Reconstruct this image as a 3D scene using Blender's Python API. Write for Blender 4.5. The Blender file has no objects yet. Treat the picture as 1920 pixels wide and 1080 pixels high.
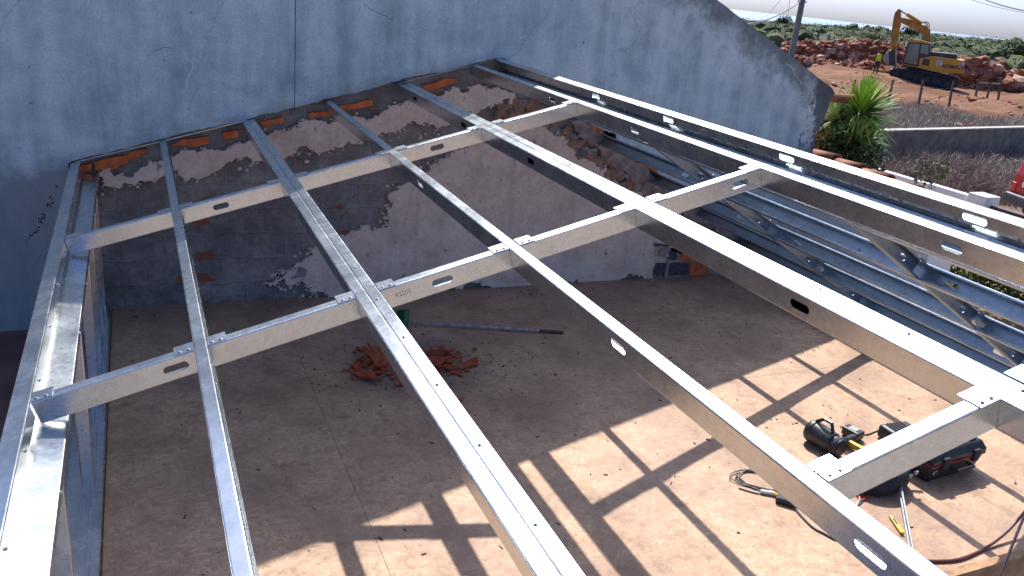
import bpy, bmesh, math, random
from mathutils import Vector, Matrix, noise, geometry
random.seed(7)
R_ = math.radians

# ------------------------------------------------------------------ camera, sky, sun, exposure
S = 0.545                                   # survey units to metres
F_PX, YAW, PITCH, ROLL = 1522.5, R_(25.89), R_(20.36), R_(6.17)
CAM = Vector((0.0, -12.178 * S, 5.0 * S))
FW = Vector((math.sin(YAW) * math.cos(PITCH), math.cos(YAW) * math.cos(PITCH), -math.sin(PITCH)))
_r = Vector((math.cos(YAW), -math.sin(YAW), 0)); _u = _r.cross(FW)
RT = _r * math.cos(ROLL) + _u * math.sin(ROLL)
UP = -_r * math.sin(ROLL) + _u * math.cos(ROLL)
sc = bpy.context.scene
col = sc.collection
cd = bpy.data.cameras.new('camera'); cam = bpy.data.objects.new('camera', cd); col.objects.link(cam)
cd.sensor_width = 36; cd.lens = F_PX / 1920 * 36; cd.clip_start = 0.05; cd.clip_end = 90000
cam.matrix_world = Matrix(((RT.x, UP.x, -FW.x, CAM.x), (RT.y, UP.y, -FW.y, CAM.y), (RT.z, UP.z, -FW.z, CAM.z), (0, 0, 0, 1)))
sc.camera = cam

SUN_DIR = Vector((0.345, 0.80, 1.0)).normalized()          # towards the sun
w = bpy.data.worlds.new('World'); sc.world = w; w.use_nodes = True
wn = w.node_tree; bg = wn.nodes['Background']
sky = wn.nodes.new('ShaderNodeTexSky'); sky.sky_type = 'NISHITA'; sky.sun_disc = False
sky.sun_elevation = math.asin(SUN_DIR.z); sky.sun_rotation = math.atan2(SUN_DIR.x, SUN_DIR.y)
sky.air_density = 0.4; sky.dust_density = 2.8; sky.ozone_density = 9.0; sky.altitude = 0
wn.links.new(sky.outputs[0], bg.inputs[0]); bg.inputs[1].default_value = 0.145
sd = bpy.data.lights.new('sun', 'SUN'); sun = bpy.data.objects.new('sun', sd); col.objects.link(sun)
sd.energy = 3.8; sd.angle = R_(0.53); sd.color = (1.0, 0.96, 0.90)
sun.rotation_euler = SUN_DIR.to_track_quat('Z', 'Y').to_euler()
sc.view_settings.view_transform = 'Standard'; sc.view_settings.look = 'None'
sc.view_settings.exposure = 0.95; sc.view_settings.gamma = 1.0

def ray(px, py): return FW + RT * ((px - 960) / F_PX) - UP * ((py - 540) / F_PX)
def at(px, py, d): return CAM + ray(px, py) * d
def onz(px, py, z=0.0):
    d = ray(px, py); return CAM + d * ((z - CAM.z) / d.z)
def ony(px, py, y=0.0):
    d = ray(px, py); return CAM + d * ((y - CAM.y) / d.y)
def onx(px, py, x):
    d = ray(px, py); return CAM + d * ((x - CAM.x) / d.x)

# ------------------------------------------------------------------ helpers
class MB:
    """collects faces, then becomes one mesh object"""
    def __init__(s): s.v = []; s.f = []; s.m = []; s.mi = 0
    def add(s, vs, fs):
        o = len(s.v); s.v += [tuple(v) for v in vs]; s.f += [tuple(i + o for i in f) for f in fs]; s.m += [s.mi] * len(fs); return s
    def box(s, c, size, ax=None):
        hx, hy, hz = size[0] / 2, size[1] / 2, size[2] / 2; c = Vector(c)
        ex, ey, ez = ax or (Vector((1, 0, 0)), Vector((0, 1, 0)), Vector((0, 0, 1)))
        vs = [c + ex * (hx * a) + ey * (hy * b) + ez * (hz * d) for d in (-1, 1) for b in (-1, 1) for a in (-1, 1)]
        return s.add(vs, [(0, 2, 3, 1), (4, 5, 7, 6), (0, 1, 5, 4), (2, 6, 7, 3), (0, 4, 6, 2), (1, 3, 7, 5)])
    def tube(s, pts, r, n=8, cap=True):
        pts = [Vector(p) for p in pts]; rs = r if isinstance(r, (list, tuple)) else [r] * len(pts); vs = []; fs = []
        up = None
        for i, p in enumerate(pts):
            t = (pts[min(i + 1, len(pts) - 1)] - pts[max(i - 1, 0)]).normalized()
            if up is None: up = Vector((0, 0, 1)) if abs(t.z) < .9 else Vector((1, 0, 0))
            a = t.cross(up).normalized(); b = a.cross(t).normalized(); up = b
            vs += [p + (a * math.cos(k * 2 * math.pi / n) + b * math.sin(k * 2 * math.pi / n)) * rs[i] for k in range(n)]
        for i in range(len(pts) - 1):
            for k in range(n):
                k2 = (k + 1) % n; fs.append((i * n + k, i * n + k2, (i + 1) * n + k2, (i + 1) * n + k))
        if cap: fs += [tuple(range(n)), tuple(range((len(pts) - 1) * n, len(pts) * n))[::-1]]
        return s.add(vs, fs)
    def prism(s, pts, vec):
        """closed outline (3D, planar) swept along vec"""
        pts = [Vector(p) for p in pts]; vec = Vector(vec); n = len(pts)
        tri = geometry.tessellate_polygon([pts])
        vs = pts + [p + vec for p in pts]
        fs = [tuple(t) for t in tri] + [tuple(i + n for i in t[::-1]) for t in tri]
        fs += [(i, (i + 1) % n, (i + 1) % n + n, i + n) for i in range(n)]
        return s.add(vs, fs)
    def rock(s, c, r, sq=(1, 1, 1), seed=0, sub=1, jag=.35):
        vs, fs = ICO[sub]; rr = random.Random(seed); q = Matrix.Rotation(rr.uniform(0, 6.28), 3, Vector((rr.uniform(-1, 1), rr.uniform(-1, 1), rr.uniform(-1, 1) + .01)).normalized())
        off = Vector((rr.uniform(-50, 50), rr.uniform(-50, 50), rr.uniform(-50, 50))); out = []
        for v in vs:
            k = 1 + jag * 1.6 * noise.noise(v * 1.3 + off) + rr.uniform(-jag, jag) * .45
            p = q @ (v * (k * r)); out.append(Vector(c) + Vector((p.x * sq[0], p.y * sq[1], p.z * sq[2])))
        return s.add(out, fs)
    def build(s, name, mats, parent=None, smooth=False, origin=None):
        me = bpy.data.meshes.new(name); o_ = Vector(origin) if origin is not None else Vector((0, 0, 0))
        if parent is not None and origin is None: o_ = world_loc(parent)
        me.from_pydata([tuple(Vector(v) - o_) for v in s.v], [], s.f)
        mats = mats if isinstance(mats, (list, tuple)) else [mats]
        for m_ in mats: me.materials.append(m_)
        if len(mats) > 1: me.polygons.foreach_set('material_index', s.m)
        if smooth: me.polygons.foreach_set('use_smooth', [True] * len(me.polygons))
        bm = bmesh.new(); bm.from_mesh(me); bmesh.ops.recalc_face_normals(bm, faces=bm.faces); bm.to_mesh(me); bm.free()
        me.update(); ob = bpy.data.objects.new(name, me); col.objects.link(ob)
        if parent is not None:
            ob.parent = parent
            if origin is not None: ob.location = o_ - world_loc(parent)
        elif origin is not None: ob.location = o_
        return ob
def world_loc(o):
    p = Vector(o.location)
    while o.parent: o = o.parent; p += Vector(o.location)
    return p
def _ico(sub):
    bm = bmesh.new(); bmesh.ops.create_icosphere(bm, subdivisions=sub, radius=1.0)
    r = ([v.co.copy() for v in bm.verts], [tuple(v.index for v in f.verts) for f in bm.faces]); bm.free(); return r
ICO = {1: _ico(1), 2: _ico(2), 3: _ico(3)}
def tag(o, label=None, cat=None, group=None, kind=None):
    if label: o['label'] = label
    if cat: o['category'] = cat
    if group: o['group'] = group
    if kind: o['kind'] = kind
    return o
def empty(name, loc, label, cat, group=None):
    o = bpy.data.objects.new(name, None); col.objects.link(o); o.location = loc; o.empty_display_size = .1
    return tag(o, label, cat, group, 'thing')
def bevel(o, wd, seg=2):
    b = o.modifiers.new('bevel', 'BEVEL'); b.width = wd; b.segments = seg; b.limit_method = 'ANGLE'; b.angle_limit = R_(35)
    return o
def solid(o, t):
    m_ = o.modifiers.new('solid', 'SOLIDIFY'); m_.thickness = t; m_.offset = 0; return o
def fract(pts, amp, depth=4, closed=True, seed=1):
    """ragged outline by midpoint displacement in the XZ plane"""
    rr = random.Random(seed); pts = [Vector(p) for p in pts]
    for _ in range(depth):
        out = []; n = len(pts)
        for i in range(n if closed else n - 1):
            a, b = pts[i], pts[(i + 1) % n]; d = b - a; L = d.length; out.append(a)
            if L > .012:
                nrm = Vector((-d.z, 0, d.x)).normalized(); out.append((a + b) / 2 + nrm * rr.gauss(0, 1) * min(amp, amp * L * 2.2))
        if not closed: out.append(pts[-1])
        pts = out
    return pts

# ------------------------------------------------------------------ materials
class NT:
    def __init__(s, name):
        s.m = bpy.data.materials.new(name); s.m.use_nodes = True; s.t = s.m.node_tree; s.b = s.t.nodes['Principled BSDF']; s.co = None
    def n(s, ty, **kw):
        nd = s.t.nodes.new(ty)
        for k, v in kw.items():
            if k in nd.inputs.keys() or isinstance(k, int): nd.inputs[k].default_value = v
            else: setattr(nd, k, v)
        return nd
    def l(s, a, b): s.t.links.new(a, b)
    def coord(s):
        if s.co is None:
            g = s.n('ShaderNodeNewGeometry'); s.co = g.outputs['Position']
        return s.co
    def mapped(s, sc_=(1, 1, 1), rot=(0, 0, 0), loc=(0, 0, 0)):
        mp = s.n('ShaderNodeMapping'); mp.inputs['Scale'].default_value = sc_; mp.inputs['Rotation'].default_value = rot; mp.inputs['Location'].default_value = loc
        s.l(s.coord(), mp.inputs['Vector']); return mp.outputs[0]
    def noise(s, scale, detail=4, rough=.55, vec=None, dist=0):
        nd = s.n('ShaderNodeTexNoise'); nd.inputs['Scale'].default_value = scale; nd.inputs['Detail'].default_value = detail
        nd.inputs['Roughness'].default_value = rough; nd.inputs['Distortion'].default_value = dist
        s.l(vec if vec is not None else s.coord(), nd.inputs['Vector']); return nd.outputs['Fac']
    def ramp(s, fac, stops):
        nd = s.n('ShaderNodeValToRGB'); el = nd.color_ramp.elements
        while len(el) > 1: el.remove(el[-1])
        el[0].position = stops[0][0]; c = stops[0][1]; el[0].color = (*c, 1) if isinstance(c, tuple) else (c, c, c, 1)
        for p, c in stops[1:]:
            e = el.new(p); e.color = (*c, 1) if isinstance(c, tuple) else (c, c, c, 1)
        s.l(fac, nd.inputs[0]); return nd.outputs[0]
    def mix(s, fac, a, b, mode='MIX'):
        nd = s.n('ShaderNodeMix', data_type='RGBA', blend_type=mode)
        for i, v in ((0, fac), (6, a), (7, b)):
            if hasattr(v, 'node'): s.l(v, nd.inputs[i])
            elif isinstance(v, tuple): nd.inputs[i].default_value = (*v, 1)
            else: nd.inputs[i].default_value = v if i == 0 else (v, v, v, 1)
        return nd.outputs[2]
    def math(s, op, a, b=0.0):
        nd = s.n('ShaderNodeMath', operation=op)
        for i, v in ((0, a), (1, b)):
            if hasattr(v, 'node'): s.l(v, nd.inputs[i])
            else: nd.inputs[i].default_value = v
        return nd.outputs[0]
    def bump(s, h, strength=.3, dist=.01):
        nd = s.n('ShaderNodeBump'); nd.inputs['Strength'].default_value = strength; nd.inputs['Distance'].default_value = dist
        s.l(h, nd.inputs['Height']); s.l(nd.outputs[0], s.b.inputs['Normal'])
    def out(s, color=None, rough=.6, metal=0.0, spec=.5):
        if color is not None:
            if hasattr(color, 'node'): s.l(color, s.b.inputs['Base Color'])
            else: s.b.inputs['Base Color'].default_value = (*color, 1)
        if hasattr(rough, 'node'): s.l(rough, s.b.inputs['Roughness'])
        else: s.b.inputs['Roughness'].default_value = rough
        s.b.inputs['Metallic'].default_value = metal; s.b.inputs['Specular IOR Level'].default_value = spec
        return s.m
def plain(name, c, rough=.5, metal=0.0, var=.25, scale=9.0, bumpy=0.0, spec=.5):
    t = NT(name); f = t.noise(scale, 5); a = tuple(x * (1 - var) for x in c); b = tuple(min(1, x * (1 + var)) for x in c)
    if bumpy: t.bump(t.noise(scale * 6, 4), bumpy, .01)
    return t.out(t.ramp(f, [(.3, a), (.7, b)]), rough, metal, spec)

def m_steel(name, c=(.73, .755, .76), r0=.17, r1=.29):
    t = NT(name); vo = t.n('ShaderNodeTexVoronoi', Scale=55.0); t.l(t.coord(), vo.inputs['Vector'])
    sp = t.ramp(vo.outputs['Color'], [(0, .0), (1, 1.0)]); big = t.noise(5.5, 5, .6); fine = t.noise(38, 4, .7)
    f = t.math('ADD', t.math('MULTIPLY', big, .65), t.math('MULTIPLY', fine, .35))
    cc = t.ramp(f, [(.28, tuple(x * .80 for x in c)), (.62, c), (.8, tuple(x * 1.08 for x in c))])
    cc = t.mix(.14, cc, sp, 'OVERLAY')
    sm_ = t.noise(14, 6, .72, t.mapped((1, .35, 1))); cc = t.mix(t.ramp(sm_, [(.55, 0.0), (.72, .45)]), cc, tuple(x * .62 for x in c))
    rr = t.math('ADD', t.math('MULTIPLY', f, r1 - r0 + .2), r0 - .06)
    t.bump(t.noise(3.2, 3, .5), .10, .004)
    return t.out(cc, rr, 1.0)
M = {}
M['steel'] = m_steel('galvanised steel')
M['steel_sky_tint'] = m_steel('galvanised steel sky tint', (.46, .54, .61), .24, .38)  # blue base colour paints in the reflected sky; the zinc itself is grey
M['steel_dimmed'] = m_steel('galvanised steel dimmed copy', (.34, .40, .45), .32, .46)  # darker, rougher copy; weaker reflections of the sunlit floor put into the colour
M['screw'] = plain('zinc screw', (.50, .53, .56), .35, .9, .1)

def m_osb():
    t = NT('oriented strand board')
    def strands(sc_, loc, sx, sy):
        v = t.mapped((1, 1, 0), (0, 0, 0), loc); vo = t.n('ShaderNodeTexVoronoi', Scale=sc_, Randomness=1.0); t.l(t.mix(.09, v, nz, 'ADD'), vo.inputs['Vector'])
        sb = t.n('ShaderNodeVectorMath', operation='SUBTRACT'); t.l(v, sb.inputs[0]); t.l(vo.outputs['Position'], sb.inputs[1])
        sp = t.n('ShaderNodeSeparateColor'); t.l(vo.outputs['Color'], sp.inputs[0])
        vr = t.n('ShaderNodeVectorRotate', rotation_type='Z_AXIS'); t.l(sb.outputs[0], vr.inputs['Vector']); t.l(t.math('MULTIPLY', sp.outputs[0], 6.283), vr.inputs['Angle'])
        mp = t.n('ShaderNodeMapping'); mp.inputs['Scale'].default_value = (sx, sy, 1); t.l(vr.outputs[0], mp.inputs['Vector'])
        ad = t.n('ShaderNodeVectorMath', operation='ADD'); t.l(mp.outputs[0], ad.inputs[0]); t.l(vo.outputs['Color'], ad.inputs[1])
        v2 = t.n('ShaderNodeTexVoronoi', Scale=1.0); t.l(ad.outputs[0], v2.inputs['Vector'])
        grain = t.noise(3.0, 3, .6, ad.outputs[0])
        s2 = t.n('ShaderNodeSeparateColor'); t.l(v2.outputs['Color'], s2.inputs[0])
        return t.math('ADD', t.math('MULTIPLY', s2.outputs[1], .7), t.math('MULTIPLY', grain, .3)), sp.outputs[1]
    wn_ = t.n('ShaderNodeTexNoise', Scale=9.0, Detail=2.0); t.l(t.coord(), wn_.inputs['Vector']); nz = wn_.outputs['Color']
    f1, r1 = strands(15.0, (0, 0, 0), 19, 90); f2, r2_ = strands(22.0, (4.3, 2.1, 0), 28, 120)
    f = t.mix(t.ramp(r1, [(.48, 0.0), (.52, 1.0)]), f1, f2)
    c = t.ramp(f, [(.08, (.33, .19, .108)), (.28, (.44, .275, .165)), (.62, (.50, .325, .205)), (.9, (.585, .40, .268))])
    dirt = t.noise(1.6, 6, .62); c = t.mix(t.ramp(dirt, [(.42, 0.0), (.66, .62)]), c, (.215, .12, .078))
    d2 = t.noise(6.5, 6, .7, t.mapped((1, 1, 1), (0, 0, 0), (3, 8, 0))); c = t.mix(t.ramp(d2, [(.52, 0.0), (.68, .5)]), c, (.19, .12, .088))
    d3 = t.noise(24, 3, .5); c = t.mix(t.ramp(d3, [(.70, 0.0), (.76, .8)]), c, (.07, .05, .045))
    dust = t.noise(.8, 3); c = t.mix(t.ramp(dust, [(.48, 0.0), (.75, .25)]), c, (.46, .33, .26))
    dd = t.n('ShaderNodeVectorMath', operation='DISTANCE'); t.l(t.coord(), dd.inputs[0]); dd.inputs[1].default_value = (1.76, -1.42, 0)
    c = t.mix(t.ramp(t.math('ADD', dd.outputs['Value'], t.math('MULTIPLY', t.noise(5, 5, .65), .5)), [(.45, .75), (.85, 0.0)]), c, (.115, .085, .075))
    # plaster dust and soot trodden in along the old wall
    sx_ = t.n('ShaderNodeSeparateXYZ'); t.l(t.coord(), sx_.inputs[0])
    edge = t.ramp(t.math('ADD', sx_.outputs[1], t.math('MULTIPLY', t.noise(3, 5), .7)), [(.0, 0.0), (.35, .55)])
    c = t.mix(edge, c, (.26, .165, .125))
    t.bump(f, .18, .003)
    return t.out(c, t.ramp(d2, [(.3, .55), (.7, .75)]), 0, .35)
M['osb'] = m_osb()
M['osb_edge'] = plain('osb edge', (.33, .19, .10), .8, 0, .35, 30)

def m_plaster():
    t = NT('weathered cement render')
    st = t.noise(1.0, 6, .62, t.mapped((5.0, 1, .55))); bl = t.noise(.9, 6, .6); sm = t.noise(5, 6, .65); gr = t.noise(60, 3, .6)
    f = t.math('ADD', t.math('ADD', t.math('MULTIPLY', st, .36), t.math('MULTIPLY', bl, .34)), t.math('MULTIPLY', sm, .30))
    c = t.ramp(f, [(.37, (.29, .41, .42)), (.46, (.49, .635, .64)), (.54, (.66, .81, .80)), (.64, (.83, .92, .91))])
    c = t.mix(t.ramp(gr, [(.35, .28), (.6, 0.0)]), c, (.28, .29, .29))
    spot = t.noise(11, 3, .5); c = t.mix(t.ramp(spot, [(.72, 0.0), (.75, .6)]), c, (.13, .14, .15))
    vo = t.n('ShaderNodeTexVoronoi', feature='DISTANCE_TO_EDGE', Scale=.55); t.l(t.mix(.35, t.coord(), t.noise(3, 5), 'ADD'), vo.inputs['Vector'])
    crk = t.ramp(vo.outputs['Distance'], [(.0, .30), (.004, 0.0)]); c = t.mix(crk, c, (.2, .21, .22))
    sx_ = t.n('ShaderNodeSeparateXYZ'); t.l(t.coord(), sx_.inputs[0]); X, Z = sx_.outputs[0], sx_.outputs[2]
    # damp smears just above the old roof line
    line = t.math('SUBTRACT', Z, t.math('MINIMUM', t.math('ADD', t.math('MULTIPLY', X, .2823), 1.33), t.math('ADD', t.math('MULTIPLY', X, -.5635), 3.70)))
    damp = t.ramp(t.math('ADD', line, t.math('MULTIPLY', t.noise(4.5, 6, .7), .35)), [(.10, .75), (.26, 0.0)])
    c = t.mix(damp, c, (.22, .25, .26))
    # black lichen under the verge and at the free end of the wall
    ver = t.math('SUBTRACT', t.math('SUBTRACT', 4.95, t.math('MULTIPLY', X, .43)), Z)
    mold = t.ramp(t.math('ADD', ver, t.math('MULTIPLY', t.noise(5, 7, .7), .9)), [(.50, .78), (.80, 0.0)]); c = t.mix(mold, c, (.13, .14, .145))
    endm = t.ramp(t.math('ADD', t.math('SUBTRACT', 6.9, X), t.math('MULTIPLY', t.noise(3.4, 7, .75), 1.1)), [(.92, .88), (1.02, 0.0)]); c = t.mix(endm, c, (.10, .11, .115))
    t.bump(t.math('ADD', sm, t.math('MULTIPLY', gr, .4)), .25, .012)
    return t.out(c, .9, 0, .2)
M['plaster'] = m_plaster()
def m_oldplaster():
    t = NT('old lime plaster'); f = t.noise(3.2, 7, .66); g = t.noise(40, 4, .6); k = t.noise(11, 4, .6)
    c = t.ramp(f, [(.3, (.62, .47, .36)), (.5, (.80, .64, .50)), (.7, (.87, .73, .59))])
    c = t.mix(t.ramp(k, [(.64, 0.0), (.71, .75)]), c, (.16, .105, .09)); c = t.mix(t.ramp(g, [(.3, .25), (.55, 0.0)]), c, (.24, .19, .17))
    s2 = t.noise(1.0, 5, .6, t.mapped((6, 1, .8))); c = t.mix(t.ramp(s2, [(.55, 0.0), (.75, .35)]), c, (.27, .215, .195))
    t.bump(t.math('ADD', f, t.math('MULTIPLY', g, .3)), .5, .02); return t.out(c, .92, 0, .15)
M['oldplaster'] = m_oldplaster()
def m_mortar():
    t = NT('dark rough mortar'); f = t.noise(2.6, 7, .68); g = t.noise(26, 5, .65)
    c = t.ramp(f, [(.3, (.14, .125, .108)), (.5, (.27, .25, .225)), (.7, (.42, .385, .345))])
    c = t.mix(t.ramp(g, [(.3, .4), (.55, 0.0)]), c, (.07, .06, .06))
    b = t.noise(3.6, 3, .5, t.mapped((1, 1, 1.6), (0, 0, 0), (5, 1, 2))); c = t.mix(t.ramp(b, [(.665, 0.0), (.70, .85)]), c, (.34, .085, .035))
    sx_ = t.n('ShaderNodeSeparateXYZ'); t.l(t.coord(), sx_.inputs[0]); cb = t.n('ShaderNodeCombineXYZ'); t.l(sx_.outputs[0], cb.inputs[0]); t.l(t.math('ADD', sx_.outputs[2], t.math('MULTIPLY', t.noise(4, 3), .06)), cb.inputs[1])
    bk = t.n('ShaderNodeTexBrick', Scale=1.0); bk.inputs['Brick Width'].default_value = .31; bk.inputs['Row Height'].default_value = .21; bk.inputs['Mortar Size'].default_value = .016; bk.inputs['Mortar Smooth'].default_value = .6
    bk.inputs['Color1'].default_value = (0, 0, 0, 1); bk.inputs['Color2'].default_value = (.25, .25, .25, 1); bk.inputs['Mortar'].default_value = (1, 1, 1, 1); t.l(cb.outputs[0], bk.inputs['Vector'])
    c = t.mix(t.math('MULTIPLY', bk.outputs['Color'], t.math('MULTIPLY', t.ramp(t.noise(1.7, 5, .6), [(.42, 0.0), (.65, .55)]), 1.0)), c, (.36, .31, .28))
    t.bump(t.math('ADD', t.math('ADD', f, t.math('MULTIPLY', g, .5)), t.math('MULTIPLY', bk.outputs['Fac'], .25)), .9, .03); return t.out(c, .95, 0, .12)
M['mortar'] = m_mortar()
M['brick'] = plain('orange hollow brick', (.66, .17, .055), .85, 0, .3, 14, .4, .2)
M['brick_dark'] = plain('sooty brick', (.10, .085, .10), .9, 0, .5, 20, .4, .2)
M['brick_pale'] = plain('limewashed brick', (.34, .29, .27), .9, 0, .4, 20, .4, .2)
M['rubble'] = plain('pinkish rubble mortar', (.33, .25, .21), .95, 0, .45, 12, .6, .15)
M['clay_mud'] = plain('ochre clay mortar', (.36, .20, .12), .95, 0, .4, 14, .6, .15)
M['shard'] = plain('broken terracotta', (.35, .085, .038), .85, 0, .35, 25, .3, .2)
M['tile'] = plain('clay roof tile', (.31, .125, .075), .8, 0, .35, 9, .3, .25)
M['white'] = plain('white painted render', (.74, .75, .75), .85, 0, .08, 3, .1, .25)
M['concrete'] = plain('grey concrete', (.19, .18, .16), .92, 0, .3, 3, .3, .2)
M['black'] = plain('black plastic', (.022, .024, .028), .38, 0, .3, 20, .1)
M['black_matt'] = plain('black fabric', (.03, .031, .035), .8, 0, .4, 30, .3)
M['grey_pl'] = plain('grey plastic', (.30, .31, .32), .5, 0, .2, 20)
M['whitepl'] = plain('white plastic', (.75, .75, .72), .45, 0, .05, 20)
M['red'] = plain('red plastic', (.55, .035, .025), .4, 0, .15, 20)
M['yellow_pl'] = plain('yellow plastic', (.72, .48, .03), .4, 0, .15, 20)
M['green_pl'] = plain('green broom bristles', (.02, .17, .07), .6, 0, .4, 40, .4)
M['cable_g'] = plain('grey cable', (.11, .10, .095), .5, 0, .2, 20)
M['cable_r'] = plain('brown cable', (.10, .035, .025), .45, 0, .25, 20)
M['timber'] = plain('raw timber', (.36, .21, .11), .8, 0, .35, 14, .3)
M['post'] = plain('weathered wood post', (.12, .085, .065), .9, 0, .4, 12, .4)
M['polewood'] = plain('grey pole', (.20, .19, .175), .85, 0, .25, 2, .2)
M['cyl'] = plain('steel rod', (.55, .56, .57), .25, .9, .1)
M['handle'] = plain('paint-spotted broom handle', (.34, .31, .29), .6, 0, .5, 24)

def text_mesh(name, body, size, mat, parent, loc, rot, extrude=.0005, offset=0.0):
    fc = bpy.data.curves.new(name, 'FONT'); fc.body = body; fc.size = size; fc.extrude = extrude; fc.offset = offset
    tmp = bpy.data.objects.new('tmp', fc); col.objects.link(tmp); me = bpy.data.meshes.new_from_object(tmp.evaluated_get(bpy.context.evaluated_depsgraph_get())); bpy.data.objects.remove(tmp)
    me.materials.clear(); me.materials.append(mat); o = bpy.data.objects.new(name, me); col.objects.link(o); o.parent = parent; o.location = Vector(loc) - world_loc(parent); o.rotation_euler = rot; return o
# ------------------------------------------------------------------ ground, sea
def az_r(x, y):
    dx, dy = x - CAM.x, y - CAM.y; return math.degrees(math.atan2(dx, dy)), math.hypot(dx, dy)
def lerp(t, pts):
    if t <= pts[0][0]: return pts[0][1]
    for (a, va), (b, vb) in zip(pts, pts[1:]):
        if t <= b: return va + (vb - va) * (t - a) / (b - a)
    return pts[-1][1]
def ground_z(x, y):
    a, r = az_r(x, y)
    ridge = max(-2.2, min(1.4, -1.5 + (a - 42) / 16 * 2.5))
    z = lerp(r, [(0, -1.55), (19, -1.5), (22.5, -1.40), (26, -1.55), (31, -1.5), (48, -1.7), (57, -1.88), (68, -1.15), (95, -.75), (250, ridge), (300, ridge - 1.5), (900, -75), (60000, -75)])
    if 54 < r < 105:
        k = min(1, (r - 54) / 9, (105 - r) / 15)
        z += k * (.55 * noise.fractal(Vector((x * .16, y * .16, 3)), 1.0, 2.0, 5) + .35 * noise.fractal(Vector((x * .7, y * .7, 9)), 1.0, 2.0, 3) * (1 if r > 62 else .4))
    elif r > 105: z += min(1, (r - 105) / 30) * .9 * noise.fractal(Vector((x * .02, y * .02, 1)), 1.0, 2.0, 4)
    elif r > 12: z += .05 * noise.noise(Vector((x * .5, y * .5, 0)))
    return z
EXC = at(1735, 157, 62); PER = at(1640, 139.5, 61)
VAZ = R_(53.2); VR = Vector((math.cos(VAZ), -math.sin(VAZ), 0)); VD = Vector((math.sin(VAZ), math.cos(VAZ), 0))   # across and along the line of sight to the digger
_gz = ground_z
def ground_z(x, y):
    z = _gz(x, y); p = Vector((x, y, 0))
    d = p - EXC; k = max(0, min(1, 1.6 - math.hypot(d.x, d.y) / 6.5)); z = z * (1 - k) + (EXC.z - .085 * (d.x * VR.x + d.y * VR.y)) * k
    d = p - PER; k = max(0, min(1, 1.8 - math.hypot(d.x, d.y) / 1.6)); return z * (1 - k) + PER.z * k
def make_ground():
    az = [i * .25 for i in range(31 * 4, 80 * 4)] + list(range(80, 391, 6))
    rr = [.5, 3, 6, 9, 12, 14, 16, 18, 20, 22, 24, 25, 26, 27, 28, 29, 30, 32, 34, 36, 38, 40, 42, 44]
    r = 44.0
    while r < 110: r *= 1.0062; rr.append(r)
    while r < 60000: r *= 1.055 if r < 400 else 1.25; rr.append(r)
    vs = []; cs = []
    for r in rr:
        for a in az:
            x = CAM.x + r * math.sin(R_(a)); y = CAM.y + r * math.cos(R_(a)); vs.append((x, y, ground_z(x, y)))
            n1 = noise.fractal(Vector((x * .12, y * .12, 5)), 1.0, 2.0, 4)
            if r < 13: c = (.30, .27, .235)
            elif r < 25: c = (.36, .27, .185)
            elif r < 55.5 + 2 * n1: c = (.19, .15, .125)
            elif r < 92 + 10 * n1: c = (.175, .075, .043) if n1 > .0 else (.225, .12, .075)
            else: c = (.11, .11, .055)
            cs.append((*c, 1))
    n = len(az); fs = []
    for i in range(len(rr) - 1):
        for k in range(n):
            k2 = (k + 1) % n; fs.append((i * n + k, i * n + k2, (i + 1) * n + k2, (i + 1) * n + k))
    fs.append(tuple(range(n))[::-1])
    me = bpy.data.meshes.new('ground'); me.from_pydata(vs, [], fs); ca = me.color_attributes.new('soil', 'FLOAT_COLOR', 'POINT')
    ca.data.foreach_set('color', [q for c in cs for q in c])
    t = NT('soil'); an = t.n('ShaderNodeAttribute', attribute_name='soil'); f = t.noise(.9, 8, .7); g = t.noise(6, 5, .7)
    c = t.mix(t.ramp(f, [(.35, .55), (.6, 0.0)]), an.outputs['Color'], (.16, .085, .055)); c = t.mix(t.ramp(g, [(.62, 0.0), (.78, .3)]), c, (.36, .24, .17))
    t.bump(t.math('ADD', f, t.math('MULTIPLY', g, .3)), .8, .15); me.materials.append(t.out(c, .95, 0, .1))
    for p in me.polygons: p.use_smooth = True
    o = bpy.data.objects.new('ground', me); col.objects.link(o); return tag(o, kind='structure')
make_ground()
t = NT('sea water'); t.bump(t.noise(.02, 4), .1, 1.0)
sea_m = t.out((.10, .20, .28), .22, 0, .5)
mb = MB(); mb.add([(-60000, -60000, -58), (60000, -60000, -58), (60000, 60000, -58), (-60000, 60000, -58)], [(0, 1, 2, 3)])
tag(mb.build('sea', sea_m), kind='structure')

# ------------------------------------------------------------------ roof geometry
TA = .28227; A_ = math.atan(TA); Z0 = 2.4109 * S
EX = Vector((math.cos(A_), 0, math.sin(A_))); NX = Vector((-math.sin(A_), 0, math.cos(A_))); EY = Vector((0, 1, 0)); EZ = Vector((0, 0, 1))
def zr(x): return Z0 + TA * x
XR = 2.8885; ZR = 2.1255; B_ = R_(29.4)
ED = Vector((math.cos(B_), 0, -math.sin(B_))); NB = Vector((math.sin(B_), 0, math.cos(B_)))
def zroof(x): return zr(x) if x < XR else ZR - math.tan(B_) * (x - XR)

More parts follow.
